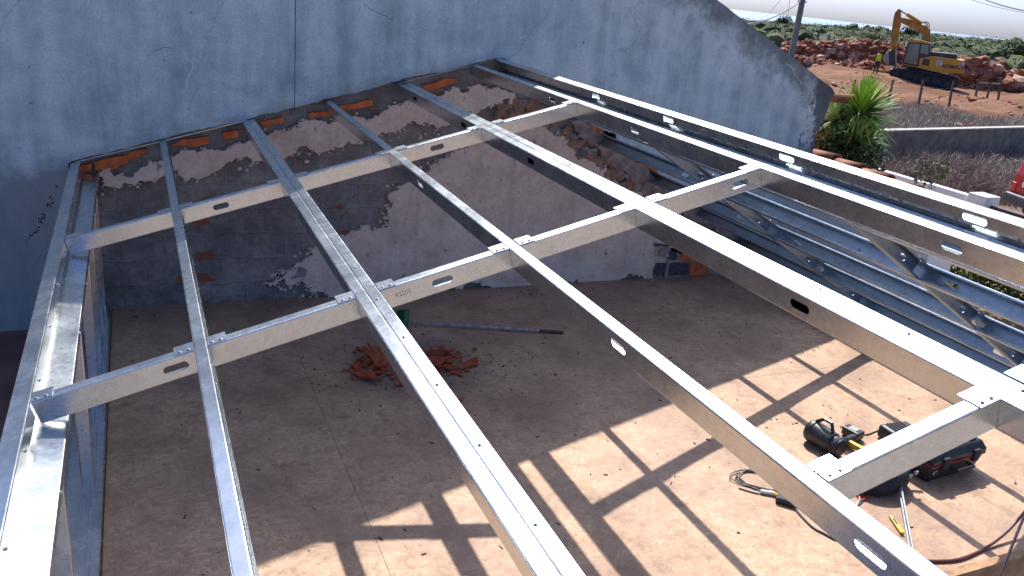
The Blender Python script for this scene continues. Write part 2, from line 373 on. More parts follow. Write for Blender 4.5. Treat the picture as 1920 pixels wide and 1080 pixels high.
# ------------------------------------------------------------------ gable wall
wall = empty('gable_wall', (1.145, 0.1, 0), 'tall grey cement-rendered gable wall behind the steel roof frame', 'wall')
APX, APZ, GS = 1.145, 4.497, .44
def roofline(x0, x1, n, amp, seed):
    rr = random.Random(seed); pts = []
    for i in range(n + 1):
        x = x0 + (x1 - x0) * i / n
        pts.append(Vector((x, 0, zroof(x) + .012 + amp * noise.fractal(Vector((x * 2.2, seed, 0)), 1.0, 2.0, 4) + rr.uniform(-.004, .004))))
    return pts
left = [Vector((-7, 0, -1.5)), Vector((-.475, 0, -1.5)), Vector((-.475, 0, zr(-.475)))] + roofline(-.45, APX - .003, 60, .03, 3) + [Vector((APX - .003, 0, APZ)), Vector((-7, 0, APZ - .42 * 8.1))]
MB().prism(left, (0, .24, 0)).build('render_coat', M['plaster'], wall)
right = roofline(APX + .003, XR, 60, .022, 5) + roofline(XR + .03, 6.28, 90, .03, 6) + [Vector(p) for p in ((6.28, 0, -1.5), (6.66, 0, -1.5), (6.64, 0, 1.57))] + \
    fract([Vector((6.63, 0, 1.57)), Vector((6.70, 0, 1.714)), Vector((6.76, 0, 2.0)), Vector((6.70, 0, 2.053))], .02, 3, False, 4) + \
    [Vector((x, 0, APZ - GS * (x - APX) + .008 * noise.fractal(Vector((x * 5, 2, 0)), 1.0, 2.0, 4))) for x in [6.6 - i * .09 for i in range(60)] if x > APX + .1] + [Vector((APX + .003, 0, APZ - .002))]
MB().prism(right, (0, .24, 0)).build('render_coat', M['plaster'], wall)
# rough masonry exposed below the old roof line
mb = MB(); nx, nz = 230, 56; vs = []
for i in range(nx + 1):
    x = -.47 + (6.75) * i / nx; zt = zroof(x) + .05
    for j in range(nz + 1):
        z = -.15 + (zt + .15) * j / nz
        y = .05 + .022 * noise.fractal(Vector((x * 3, 7, z * 4)), 1.0, 2.0, 5) + .012 * noise.noise(Vector((x * 14, 2, z * 14)))
        vs.append((x, y, z))
mb.add(vs, [(i * (nz + 1) + j, (i + 1) * (nz + 1) + j, (i + 1) * (nz + 1) + j + 1, i * (nz + 1) + j + 1) for i in range(nx) for j in range(nz)])
mb.build('masonry', M['mortar'], wall, smooth=True)
MB().prism([Vector((-.46, .11, -1.5)), Vector((6.27, .11, -1.5)), Vector((6.27, .11, .2)), Vector((XR, .11, ZR - .02)), Vector((-.46, .11, zr(-.46) - .02))], (0, .12, 0)).build('masonry_core', M['mortar'], wall)
def W(pts, y=.012): return [ony(px, py, y) for px, py in pts]
def patch(px, amp, seed, name='plaster_patch', mat='oldplaster', y=.012, th=.06, d=4):
    pts = fract(W(px, y), amp, d, True, seed); rr = random.Random(seed); cb = MB()
    for p in pts:                                            # crumbling lip round the broken edge
        if rr.random() < .55 and p.z > .03: cb.mi = rr.choice((0, 0, 1)); cb.rock(p + Vector((rr.gauss(0, .012), rr.uniform(.0, .02), rr.gauss(0, .012))), rr.uniform(.003, .013), (1.2, .8, 1), rr.randrange(10 ** 6), 1, .5)
    tag(cb.build('edge_crumbs', [M[mat], M['mortar']], wall), kind='stuff')
    return MB().prism(pts, (0, th, 0)).build(name, M[mat], wall)
patch([(185, 324), (297, 303), (328, 293), (364, 281), (442, 269), (466, 264), (505, 254), (557, 241), (625, 230), (666, 217), (721, 207), (767, 198), (827, 183), (874, 173), (913, 162),
       (968, 172), (966, 186), (950, 190), (916, 200), (890, 216), (872, 211), (843, 236), (820, 236), (801, 231), (762, 231), (752, 242), (715, 247), (705, 256), (671, 270), (637, 277), (590, 281), (536, 296),
       (476, 307), (416, 315), (380, 333), (351, 341), (330, 318), (291, 334), (234, 342), (190, 352)], .075, 11, d=5)
patch([(495, 530), (535, 515), (555, 497), (576, 484), (592, 463), (615, 452), (641, 443), (669, 433), (706, 433), (724, 422), (727, 394), (737, 383), (727, 370), (747, 357), (775, 345), (804, 324), (822, 308), (840, 298),
       (864, 280), (900, 262), (935, 246), (985, 228), (1038, 237), (1059, 255), (1103, 279), (1116, 300), (1142, 326), (1181, 357), (1230, 385), (1300, 425), (1345, 452), (1370, 470), (1340, 480), (1248, 462), (1236, 500), (1225, 524),
       (1100, 533), (933, 544), (800, 551), (640, 562), (613, 552), (592, 549), (576, 533), (540, 536)], .085, 12, d=5)
patch([(560, 500), (576, 505), (570, 520), (545, 524)], .03, 13, 'bare_spot', 'mortar', .008, .02, 3)
isl = MB(); rr = random.Random(19)
for (pa, pb) in (((495, 530), (592, 463)), ((592, 463), (724, 425)), ((724, 425), (740, 355)), ((740, 355), (864, 280)), ((190, 352), (416, 318)), ((416, 318), (637, 279)), ((705, 258), (843, 238)), ((500, 536), (610, 553))):
    for k in range(16):
        t_ = rr.random(); px = pa[0] + (pb[0] - pa[0]) * t_ + rr.gauss(0, 9); py = pa[1] + (pb[1] - pa[1]) * t_ + rr.gauss(0, 8) ; c_ = ony(px, py, .024); r_ = rr.uniform(.004, .022)
        isl.prism([c_ + Vector((math.cos(q * 1.047) * r_ * rr.uniform(.5, 1.4), 0, math.sin(q * 1.047) * r_ * rr.uniform(.5, 1.2))) for q in range(6)], (0, .05, 0))
tag(isl.build('plaster_flecks', M['oldplaster'], wall), kind='stuff')
# upper remains of plaster along the falling side
patch([(1072, 228), (1110, 236), (1160, 268), (1215, 308), (1262, 338), (1330, 385), (1392, 432), (1360, 446), (1300, 415), (1240, 378), (1190, 348), (1150, 312), (1120, 275), (1085, 250)], .05, 14, 'plaster_patch', 'rubble', .0, .07)
mb = MB(); rr = random.Random(5)
for k in range(70):
    t_ = rr.random(); px = 1030 + t_ * 160 + rr.gauss(0, 6); py = 232 + t_ * 122 + rr.gauss(0, 6); mb.mi = rr.choice((0, 0, 1, 1, 2))
    mb.rock(ony(px, py, .02), rr.uniform(.015, .055), (1.2, .6, .8), k, 2)
for k in range(45):
    px, py = rr.uniform(930, 1015), rr.uniform(188, 224); mb.mi = rr.choice((0, 1, 1, 2)); mb.rock(ony(px, py, .03), rr.uniform(.015, .05), (1.2, .6, .8), 200 + k, 2)
for k in range(40):
    t_ = rr.random(); mb.mi = 0; mb.rock(ony(1090 + t_ * 190 + rr.gauss(0, 12), 245 + t_ * 130 + rr.gauss(0, 8), .01), rr.uniform(.01, .045), (1.2, .5, .8), 300 + k, 2)
tag(mb.build('broken_mortar', [M['rubble'], M['clay_mud'], M['mortar']], wall, smooth=False), kind='stuff')
# hollow bricks left in the chase
Z1 = lambda x, y: (130 + x / 3.84, 100 + y / 3.84)
Z3 = lambda x, y: (580 + x / 3.84, 100 + y / 3.84)
Z5 = lambda x, y: (960 + x / 3.84, 180 + y / 3.84)
Z6 = lambda x, y: (960 + x / 4.364, 340 + y / 4.364)
bricks = [(Z1, [(80, 805), (158, 790), (160, 840), (100, 858)]), (Z1, [(178, 785), (240, 765), (415, 735), (425, 795), (180, 838)]), (Z1, [(413, 730), (470, 700), (555, 688), (545, 715), (425, 765)]),
          (Z1, [(735, 655), (900, 615), (1005, 598), (1005, 650), (880, 672), (740, 668)]), (Z1, [(1102, 572), (1180, 555), (1215, 562), (1212, 605), (1108, 628)]), (Z1, [(1368, 495), (1540, 458), (1545, 495), (1470, 505), (1420, 535)]),
          (Z1, [(1715, 445), (1800, 420), (1875, 415), (1878, 440), (1740, 472)]), (Z3, [(220, 375), (440, 335), (458, 345), (455, 375), (225, 412)]), (Z3, [(812, 235), (960, 188), (1062, 178), (1066, 212), (960, 240), (850, 268)]),
          (Z3, [(1372, 140), (1440, 108), (1452, 160), (1400, 175)]), (Z3, [(1650, 228), (1730, 245), (1835, 300), (1790, 312), (1690, 268)]), (Z5, [(560, 215), (620, 225), (662, 255), (640, 268), (600, 248)]),
          (Z5, [(815, 372), (880, 395), (905, 430), (870, 432)]), (Z5, [(915, 435), (990, 450), (1062, 510), (1045, 552), (985, 520)]), (Z5, [(1505, 900), (1600, 905), (1660, 960), (1640, 1002), (1560, 975)])]
for i, (fn, pl) in enumerate(bricks):
    pts = fract(W([fn(*p) for p in pl], -.004 if fn is Z5 else .02), .03, 2, True, 40 + i); MB().prism(pts, (0, .06, 0)).build('brick', M['brick'], wall)
for pl, m_ in [([(1205, 522), (1288, 548), (1284, 622), (1200, 612)], 'brick_pale'), ([(1292, 572), (1350, 582), (1345, 645), (1286, 640)], 'brick_dark'), ([(1390, 592), (1520, 612), (1520, 652), (1380, 655)], 'brick'),
               ([(1182, 670), (1268, 668), (1248, 778), (1158, 765)], 'brick_dark'), ([(1296, 672), (1452, 668), (1446, 764), (1282, 774)], 'brick_dark'), ([(1468, 668), (1600, 690), (1625, 752), (1456, 774)], 'brick'),
               ([(1215, 512), (1290, 540), (1240, 525), (1218, 520)], 'brick'), ([(1640, 690), (1740, 690), (1740, 775), (1645, 775)], 'brick_pale'), ([(1540, 610), (1640, 610), (1640, 655), (1540, 655)], 'brick_dark')]:
    pts = fract(W([Z6(*p) for p in pl], .0), .012, 2, True, len(pl[0]) + pl[0][0]); MB().prism(pts, (0, .06, 0)).build('brick', M[m_], wall)
MB().prism(W([Z6(1160, 500), Z6(1760, 590), Z6(1760, 790), Z6(1150, 785)], .012), (0, .04, 0)).build('mortar_bed', M['brick_pale'], wall)
mb = MB()                                                   # pale filler squiggle and hairline cracks on the render
def squig(px, wd, mi):
    mb.mi = mi; q = [ony(x, y, -.0015) for x, y in px]; rr = random.Random(int(px[0][0])); pp = fract(q, .05, 3, False, int(px[0][0]))
    for a, b in zip(pp, pp[1:]):
        n_ = Vector((-(b - a).z, 0, (b - a).x)).normalized() * wd * rr.uniform(.4, 1.3); mb.prism([a - n_, b - n_, b + n_, a + n_], (0, .003, 0))
squig([(343, 98), (352, 112), (362, 122), (355, 140), (350, 160), (347, 172)], .006, 0)
squig([(682, 8), (705, 22), (738, 34)], .0022, 1); squig([(283, 96), (300, 92), (330, 84)], .0018, 1); squig([(30, 75), (60, 88)], .003, 0); squig([(55, 470), (70, 430), (62, 400)], .0018, 1); squig([(1475, 118), (1490, 140), (1500, 160)], .003, 0)
tag(mb.build('cracks', [M['whitepl'], M['mortar']], wall), kind='stuff')
# drilled pock marks down by the low eave
mb = MB(); rr = random.Random(3)
for k in range(44):
    t_ = rr.random(); p = ony(108 - 50 * t_ + rr.gauss(0, 3), 348 + 100 * t_ + rr.gauss(0, 4), 0)
    mb.rock(p, rr.uniform(.004, .009), (1, .35, 1), k, 1)
tag(mb.build('pock_marks', M['black_matt'], wall), kind='stuff')

# ------------------------------------------------------------------ floor
flo = bpy.data.objects.new('attic_floor', None); col.objects.link(flo); flo.location = (2.5, -2.2, 0); tag(flo, kind='structure')
xsm = [-.262, 1.0, 2.25, 3.5, 4.75, 6.02]; ysm = [.045, -2.19, -4.43]
for i in range(5):
    for j in range(2):
        g = .0011; x0, x1, y1, y0 = xsm[i] + g, xsm[i + 1] - g, ysm[j] - g, ysm[j + 1] + g
        MB().box(((x0 + x1) / 2, (y0 + y1) / 2, -.009 - .0015 * random.random()), (x1 - x0, y1 - y0, .018)).build('board', M['osb'], flo)
MB().box((2.88, -2.2, -.05), (6.3, 4.45, .06)).build('deck', M['osb_edge'], flo)
o = MB().box((4.2, -4.46, -.09), (4.3, .05, .24)).build('rim_plank', M['timber'], flo)
mb = MB(); mb.box((2.88, -2.2, -.84), (6.6, 4.4, 1.5)); tag(mb.build('lower_storey', M['white']), kind='structure')
mb = MB(); mb.box((-4.2, -3.6, -.3), (7.0, 7.2, .36)); tag(mb.build('terrace', plain('dull red terrace', (.16, .085, .07), .9, 0, .4, 2.5)), kind='structure')

# ------------------------------------------------------------------ steel channels
def channel(o, eL, eF, eW, L, d, fl, lip, holes=(), r=.004, hw=.045, hh=.0165):
    mb = MB(); o = Vector(o); P = lambda s_, f, w_: o + eL * s_ + eF * f + eW * w_
    cor = [(fl, -lip), (fl, 0), (0, 0), (0, -d), (fl, -d), (fl, -d + lip)] if lip > 0 else [(fl, 0), (0, 0), (0, -d), (fl, -d)]
    prof = [cor[0]]; web = None
    for i in range(1, len(cor) - 1):
        a, b, c = (Vector((*cor[k], 0)) for k in (i - 1, i, i + 1)); u1 = (a - b).normalized(); u2 = (c - b).normalized()
        if cor[i] == (0, -d): web = len(prof) - 1
        for q in (0, .5, 1): 
            p = (b + u1 * r) * (1 - q) ** 2 + b * 2 * q * (1 - q) + (b + u2 * r) * q * q; prof.append((p.x, p.y))
    prof.append(cor[-1])
    for i in range(len(prof) - 1):
        if i == web: continue
        (f0, w0), (f1, w1) = prof[i], prof[i + 1]; mb.add([P(0, f0, w0), P(0, f1, w1), P(L, f1, w1), P(L, f0, w0)], [(0, 1, 2, 3)])
    wt, wb = prof[web][1], prof[web + 1][1]; wc = (wt + wb) / 2; cur = 0.0
    for h in sorted(holes):
        a, b = h - hw - .02, h + hw + .02
        if a < cur + .01 or b > L - .01: continue
        mb.add([P(cur, 0, wt), P(cur, 0, wb), P(a, 0, wb), P(a, 0, wt)], [(0, 1, 2, 3)])
        n = 20; ins = []; outs = []
        for k in range(n):
            an = 2 * math.pi * (k + .5) / n; ca, sa = math.cos(an), math.sin(an)
            ins.append(P(h + (hw - hh) * (1 if ca > 0 else -1) + hh * ca, 0, wc + hh * sa))
            tx = (hw + .02) / max(abs(ca), 1e-6); ty = (wt - wc) / max(abs(sa), 1e-6); t_ = min(tx, ty); outs.append([t_ * ca, t_ * sa])
        for (sx, sy) in ((1, 1), (-1, 1), (-1, -1), (1, -1)):
            q = (sx * (hw + .02), sy * (wt - wc)); kbest = min(range(n), key=lambda k: (outs[k][0] - q[0]) ** 2 + (outs[k][1] - q[1]) ** 2); outs[kbest] = list(q)
        mb.add(ins + [P(h + x, 0, wc + y) for x, y in outs], [(k, (k + 1) % n, (k + 1) % n + n, k + n) for k in range(n)]); cur = b
    mb.add([P(cur, 0, wt), P(cur, 0, wb), P(L, 0, wb), P(L, 0, wt)], [(0, 1, 2, 3)])
    return mb
SCREW = None
def screw(parent, p, nrm):
    global SCREW
    if SCREW is None:
        m_ = MB(); m_.tube([(0, 0, 0), (0, 0, .0012)], .0072, 10); m_.tube([(0, 0, .001), (0, 0, .005)], .0045, 6); ob = m_.build('screw', M['screw']); SCREW = ob.data; bpy.data.objects.remove(ob)
    s_ = bpy.data.objects.new('screw', SCREW); col.objects.link(s_); s_.parent = parent; s_.location = Vector(p) - world_loc(parent); s_.rotation_euler = Vector(nrm).to_track_quat('Z', 'Y').to_euler(); return s_
YS = -6.25
fr = empty('roof_frame', (1.2, -3.0, 1.6), 'bright galvanised steel purlin grid of the gently rising roof slope', 'roof frame')
def hole_y(pts, x): return [onx(px, py, x).y - YS for px, py in pts]
PX = {1: .1463, 2: .7414, 3: 1.379, 4: 1.9645, 5: 2.6157}
HOLES = {3: [(784, 345), (1153, 649), (1625, 1035)], 4: [(775, 185), (866, 235), (991, 304), (1495, 572)], 5: [(1032, 193), (1186, 250), (1780, 465)]}
def pl_(k, x, d=.093):
    L = .04 - YS
    o = solid(channel((x, YS, zr(x)), EY, EX, NX, L, d, .046, .013, hole_y(HOLES.get(k, []), x)).build('purlin', M['steel'], fr), .0022); return o
for k, x in PX.items():
    o = pl_(k, x)
    if k in (2, 4):
        x2 = x + .0935 * math.cos(A_)
        q = solid(channel((x2, YS, zr(x2)), EY, -EX, NX, .04 - YS, .093, .046, .013).build('purlin', M['steel'], fr), .0022)
        for j in range(15): 
            p = Vector((x, -5.6 + j * .36 + (.1 if k == 4 else 0), zr(x))) + EX * .068 + NX * .0015; screw(q, p, NX)
x6 = 2.822 + .056
rg = solid(channel((x6, YS, zr(x6)), EY, -EX, NX, .04 - YS, .12, .06, .0, [onx(px, py, x6).y - YS for px, py in ((1112, 190), (1248, 228), (1468, 305), (1817, 427))], hw=.055).build('ridge_purlin', M['steel'], fr), .0022)
for j in range(22): screw(rg, Vector((x6, -5.9 + j * .27, zr(x6))) - EX * .003 - NX * .085, -EX)
# low eave purlin
xe = -.394
o = solid(channel((xe, YS, zr(xe)), EY, -EX, NX, .02 - YS, .055, .066, .0).build('eaves_purlin', M['steel'], fr), .0022)
for j in range(12): screw(o, Vector((xe + .002, -6.0 + j * .5, zr(xe))) - NX * .03, EX)
# blocking pieces up the slope, each between two purlins, with their cleats
EDGE = [(xe + .003, None), (PX[1], .046), (PX[2], .0935), (PX[3], .046), (PX[4], .0935), (PX[5], .046), (2.822, None)]
CY = [-3.485 * S, -6.847 * S, -10.077 * S]
CH = {(0, 1): (410, 384), (0, 3): (816, 276), (1, 0): (350, 687), (1, 2): (824, 529), (1, 4): (1384, 341)}
for c, y in enumerate(CY):
    for b in (range(5) if c < 2 else (3, 4)):
        xa = EDGE[b][0] + (EDGE[b][1] * math.cos(A_) if EDGE[b][1] else 0) + .002; xb = EDGE[b + 1][0] - .002
        L = (xb - xa) / math.cos(A_); hs = []
        if (c, b) in CH: hs = [min((ony(*CH[(c, b)], y).x - xa) / math.cos(A_), L - .078)]
        o = solid(channel(Vector((xa, y, zr(xa))) - NX * .001, EX, EY, NX, L, .09, .046, .013, hs).build('blocking', M['steel'], fr), .0022)
        for e, (x_, sg) in enumerate(((xa, 1), (xb, -1))):
            ln = .07; x0 = Vector((x_, y - .004, zr(x_))) + NX * .0012
            cl = bevel(MB().box(x0 + EX * (sg * ln / 2) + EY * .037 + NX * .0012, (ln, .074, .0025), (EX, EY, NX)).build('cleat', M['steel'], o), .001, 1)
            for q in (.25, .7):
                s_ = screw(o, x0 + EX * (sg * ln * q) + EY * .016 + NX * .003, NX)
# stamp on one blocking piece
text_mesh('stamp', 'K2200', .026, plain('stamp ink', (.66, .63, .58), .4, .8), fr, ony(742, 559, CY[1] - .003), Matrix((EX, NX, EX.cross(NX))).transposed().to_euler())
# angle fixed to the wall along the old roof line
a0 = Vector((-.43, 0, zr(-.43))); a1 = Vector((.78, 0, zr(.78)))
mb = MB(); mb.prism([a0, a1, a1 + Vector((0, -.012, 0)), a0 + Vector((0, -.012, 0))], NX * .003); mb.prism([a0 + EY * -.001, a1 + EY * -.001, a1 - NX * .006 + EY * -.001, a0 - NX * .006 + EY * -.001], (0, -.002, 0))
mb.build('wall_angle', M['steel_sky_tint'], fr)
mb = MB(); a0 = Vector((1.98, -.003, zr(1.98))); a1 = Vector((2.86, -.003, zr(2.86))); mb.prism([a0, a1, a1 + Vector((0, -.012, 0)), a0 + Vector((0, -.012, 0))], NX * .003); mb.build('wall_angle', M['steel_sky_tint'], fr)

# ------------------------------------------------------------------ far slope of the roof, seen from inside
fr2 = empty('roof_frame', (4.5, -3.0, 1.0), 'blue-grey steel purlin frame of the steep roof slope falling away past the ridge', 'roof frame')
RX = [2.93, 3.384, 3.989, 4.638, 5.265, 5.886]
def onslope(x, y): return Vector((x, y, ZR - math.tan(B_) * (x - XR)))
for i, x in enumerate(RX):
    hs = [.9 + .37 * i, 2.0 + .2 * i, 3.3 + .3 * i, 4.9]
    solid(channel(onslope(x, YS) + ED * .045, EY, -ED, NB, .05 - YS, .105, .046, .013, [h for h in hs if h < 6]).build('purlin', M['steel_sky_tint'], fr2), .0022)
    for j in range(10):
        screw(fr2, onslope(x, -5.8 + j * .6 + .1 * i) + ED * .042 - NB * .07, -ED)
for c, y in enumerate((-1.80, -3.68, -5.5)):
    for b in range(5):
        p0 = onslope(RX[b], y) + ED * .047; L = (RX[b + 1] - RX[b]) / math.cos(B_) - .05
        o = solid(channel(p0 + EY * .046, ED, -EY, NB, L, .10, .046, .013, [L * .78], hw=.03).build('blocking', M['steel_dimmed'], fr2), .0022)
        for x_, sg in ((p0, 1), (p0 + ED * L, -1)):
            bevel(MB().box(x_ + ED * (sg * .04) + EY * .04 + NB * .002, (.08, .09, .0025), (ED, EY, NB)).build('cleat', M['steel_sky_tint'], o), .001, 1)
xb = 6.07; solid(channel((xb - .1, YS, .26), EY, Vector((0, 0, -1)), Vector((1, 0, 0)), .02 - YS, .14, .05, 0).build('eaves_track', M['steel_sky_tint'], fr2), .0022)
for j in range(11):
    MB().box((6.03, -.15 - j * .6, .10), (.09, .045, .26)).build('stud', M['steel_sky_tint'], fr2)

# ------------------------------------------------------------------ framed knee wall under the low eave
kw = empty('knee_wall', (-.34, -3.0, 0), 'low galvanised stud wall with wide flat top track along the low eave', 'stud wall')
VZ = Vector((0, 0, 1)); VX = Vector((1, 0, 0))
# top track: web lies flat, flanges point down
o = solid(channel((-.284, YS, 1.108), EY, -VZ, VX, .01 - YS, .122, .045, 0).build('top_track', M['steel'], kw), .002)
for j in range(10): screw(o, (-.2825, -6.0 + j * .62, 1.09), VX)
o = solid(channel((-.268, YS, .055), EY, -VZ, VX, .01 - YS, .06, .04, 0).build('inner_rail', M['steel'], kw), .002)
for j in range(8): screw(o, (-.266, -5.8 + j * .7, .04), VX)
o = solid(channel((-.31, YS, .03), EY, VZ, VX, .01 - YS, .14, .045, 0).build('bottom_track', M['steel'], kw), .002)
for j in range(7):
    y = (-.10, -.5, -1.0, -1.6, -2.6, -3.9, -5.2)[j]
    solid(channel((-.30, y, .032), VZ, EY, VX, 1.03, .06, .036, .01).build('stud', M['steel'], kw), .002)

# ------------------------------------------------------------------ foliage helpers
def leafm(name, a, b, rough=.55):
    t = NT(name); f = t.noise(.9, 4); g = t.noise(6, 6, .75); ff = t.math('ADD', t.math('MULTIPLY', f, .5), t.math('MULTIPLY', g, .5))
    t.b.inputs['Subsurface Weight'].default_value = 0
    t.bump(t.noise(14, 4, .7), .8, .12) if 'scrub' in name or 'evergreen' in name else None
    return t.out(t.ramp(ff, [(.35, a), (.65, b)]), rough, 0, .15)
M['leaf_dark'] = leafm('evergreen leaves', (.03, .05, .022), (.075, .10, .042), .8)
M['leaf_mid'] = leafm('scrub leaves', (.06, .09, .03), (.135, .165, .06), .8)
M['leaf_olive'] = leafm('dry scrub leaves', (.11, .12, .06), (.20, .195, .11), .8)
M['yucca'] = leafm('yucca blades', (.20, .36, .04), (.42, .60, .10), .45)
M['yucca_pale'] = leafm('dusty yucca blades', (.24, .32, .09), (.46, .50, .20), .45)
M['rust_leaf'] = leafm('orange brown leaves', (.20, .11, .015), (.42, .24, .035))
M['dry'] = leafm('dry grey twigs', (.15, .115, .10), (.30, .245, .21), .8)
M['drygrass'] = leafm('withered grass', (.26, .23, .195), (.45, .40, .35), .85)
def leafball(mb, c, rad, n, size, rr, squash=1.0, core=True):
    c = Vector(c)
    for _ in range(n):
        d = Vector((rr.gauss(0, 1), rr.gauss(0, 1), rr.gauss(0, 1))).normalized(); k = rr.uniform(.62, 1.08)
        p = c + Vector((d.x * rad, d.y * rad, d.z * rad * squash)) * k
        a = Vector((rr.gauss(0, 1), rr.gauss(0, 1), rr.gauss(0, 1))).normalized(); b = a.cross(d + Vector((.01, .02, 0))).normalized(); s_ = size * rr.uniform(.6, 1.4)
        mb.add([p - a * s_, p + b * s_ * .5, p + a * s_, p - b * s_ * .5], [(0, 1, 2, 3)])
def twigs(mb, c, h, n, rr, spread=.5, th=.008):
    c = Vector(c)
    for _ in range(n):
        p = c + Vector((rr.gauss(0, .12), rr.gauss(0, .12), 0)) * spread; d = Vector((rr.gauss(0, .5), rr.gauss(0, .5), 1)).normalized(); L = h * rr.uniform(.5, 1.1)
        side = d.cross(Vector((rr.gauss(0, 1), rr.gauss(0, 1), .1))).normalized() * th
        m_ = p + d * L * .55 + Vector((rr.gauss(0, .08), rr.gauss(0, .08), 0)) * h; e = p + d * L + Vector((rr.gauss(0, .15), rr.gauss(0, .15), -.05)) * h
        mb.add([p - side, p + side, m_ + side * .7, m_ - side * .7, e], [(0, 1, 2, 3), (3, 2, 4)])
        for _k in range(3):
            q = m_ + (e - m_) * rr.random(); f = q + Vector((rr.gauss(0, .13), rr.gauss(0, .13), rr.uniform(.0, .2))) * h
            mb.add([q - side * .6, q + side * .6, f], [(0, 1, 2)])

# ------------------------------------------------------------------ far scrub covering the ridge
rr = random.Random(21)
for nm, mt, cnt, lab in (('scrub', 'leaf_mid', 1500, 'mid green scrub covering the far ridge'), ('scrub', 'leaf_olive', 500, 'paler olive scrub scattered across the far ridge'), ('scrub', 'leaf_dark', 520, 'dark evergreen scrub scattered across the far ridge')):
    mb = MB()
    for _ in range(cnt):
        a = rr.uniform(37, 63); r = math.sqrt(rr.uniform(98 ** 2, 300 ** 2)); x = CAM.x + r * math.sin(R_(a)); y = CAM.y + r * math.cos(R_(a)); g = ground_z(x, y)
        R0 = rr.uniform(.9, 1.9) * (1 + r / 500) * (1.25 if mt == 'leaf_dark' else 1)
        for k in range(3):
            c_ = (x + rr.gauss(0, R0 * .6), y + rr.gauss(0, R0 * .6), g + R0 * .3); r3 = R0 * rr.uniform(.5, .95)
            mb.rock(c_, r3 * .7, (1, 1, .72), rr.randrange(10 ** 6), 2, .3); leafball(mb, c_, r3 * 1.02, 52, .085 * (1 + r / 240), rr, .78)
    tag(mb.build(nm, M[mt]), lab, 'scrub', kind='stuff')
def tree(px, py_base, py_top, d, label, wd=1.0, mt='leaf_dark'):
    b = at(px, py_base, d); tp = at(px, py_top, d); h = tp.z - b.z; b.z = min(b.z, ground_z(b.x, b.y)); h = tp.z - b.z
    e = empty('tree', b, label, 'tree', 'dark trees standing out of the scrub')
    MB().tube([b, b + Vector((.1, 0, h * .35)), b + Vector((0, .1, h * .6))], [h * .05, h * .04, h * .02], 6).build('trunk', M['post'], e)
    m_ = MB(); r2 = random.Random(int(px)); 
    for k in range(9): leafball(m_, b + Vector((r2.gauss(0, h * .2 * wd), r2.gauss(0, h * .2 * wd), h * r2.uniform(.45, .8))), h * r2.uniform(.18, .3) * wd, 130, h * .05, r2, .8)
    m_.build('crown', M[mt], e)
tree(1467, 44, 29, 210, 'small round dark tree on the skyline beside the utility pole', 1.3)
tree(1703, 66, 48, 190, 'dark round tree on the skyline beside the digger arm', 1.2)
tree(1722, 66, 56, 200, 'low dark tree on the skyline below the digger boom', 1.2)
tree(1842, 130, 104, 84, 'broad dark bush rising behind the rock heap beside the digger', 1.6)
tree(1812, 118, 92, 96, 'dark round bush behind the counterweight of the digger', 1.5)
tree(1905, 128, 78, 92, 'tall dark evergreen cut by the picture edge', 1.4)
tree(1640, 84, 62, 98, 'grey-green bush standing just past the rock heap', 1.5, 'leaf_olive')

# ------------------------------------------------------------------ dug ground: heaps, boulders
M['rock_a'] = plain('red dusty rock', (.30, .135, .085), .95, 0, .35, 1.3, .5, .1)
M['rock_b'] = plain('pale rock', (.44, .29, .22), .95, 0, .25, 1.1, .5, .1)
M['rock_c'] = plain('dark red earth', (.20, .078, .045), .95, 0, .4, 1.2, .5, .1)
def heap(name, label, crest, d, n, seed, thick=2.2, base_py=None):
    """crest: (px, py) along the top of a bank at distance d"""
    r2 = random.Random(seed); mb = MB(); c = [at(px, py, d) for px, py in crest]; vs = []; m_ = 14
    def pt(t_, s_):
        k = t_ * (len(c) - 1); i = min(int(k), len(c) - 2); p = c[i].lerp(c[i + 1], k - i); q = p + VD * (s_ * thick); g = ground_z(q.x, q.y) - .2
        h = max(0, 1 - abs(s_) ** 1.5); q.z = g + (p.z - g) * h + .25 * noise.fractal(q * .8, 1.0, 2.0, 4) * h; return q
    nu = 60
    mb.mi = 2
    for i in range(nu + 1):
        for j in range(m_ + 1): vs.append(pt(i / nu, -1 + 2 * j / m_))
    mb.add(vs, [(i * (m_ + 1) + j, (i + 1) * (m_ + 1) + j, (i + 1) * (m_ + 1) + j + 1, i * (m_ + 1) + j + 1) for i in range(nu) for j in range(m_)])
    for k in range(n):
        p = pt(r2.random(), r2.uniform(-1.0, .25)); mb.mi = r2.choice((0, 0, 0, 1, 2, 2)); mb.rock(p, min(.42, r2.expovariate(9) + .05), (1.2, 1, .85), seed * 1000 + k, 1)
    tag(mb.build(name, [M['rock_a'], M['rock_b'], M['rock_c']]), label, 'rock heap', kind='stuff'); return pt
h1 = heap('rock_heap', 'long heap of red earth and rocks behind the worker', [(1470, 84), (1500, 80), (1540, 82), (1570, 82), (1590, 77), (1620, 75), (1650, 80), (1690, 86), (1730, 88), (1760, 100)], 76, 620, 3)
h2 = heap('rock_heap', 'heap of broken red rock behind the tail of the digger', [(1790, 118), (1812, 112), (1830, 122), (1850, 124), (1875, 125), (1895, 136), (1920, 146), (1960, 150)], 66, 420, 4)
h3 = heap('earth_bank', 'low bank of dark red earth in front of the rock heap', [(1480, 108), (1530, 112), (1570, 116), (1620, 120), (1650, 122), (1690, 126)], 66, 160, 5, 1.3)
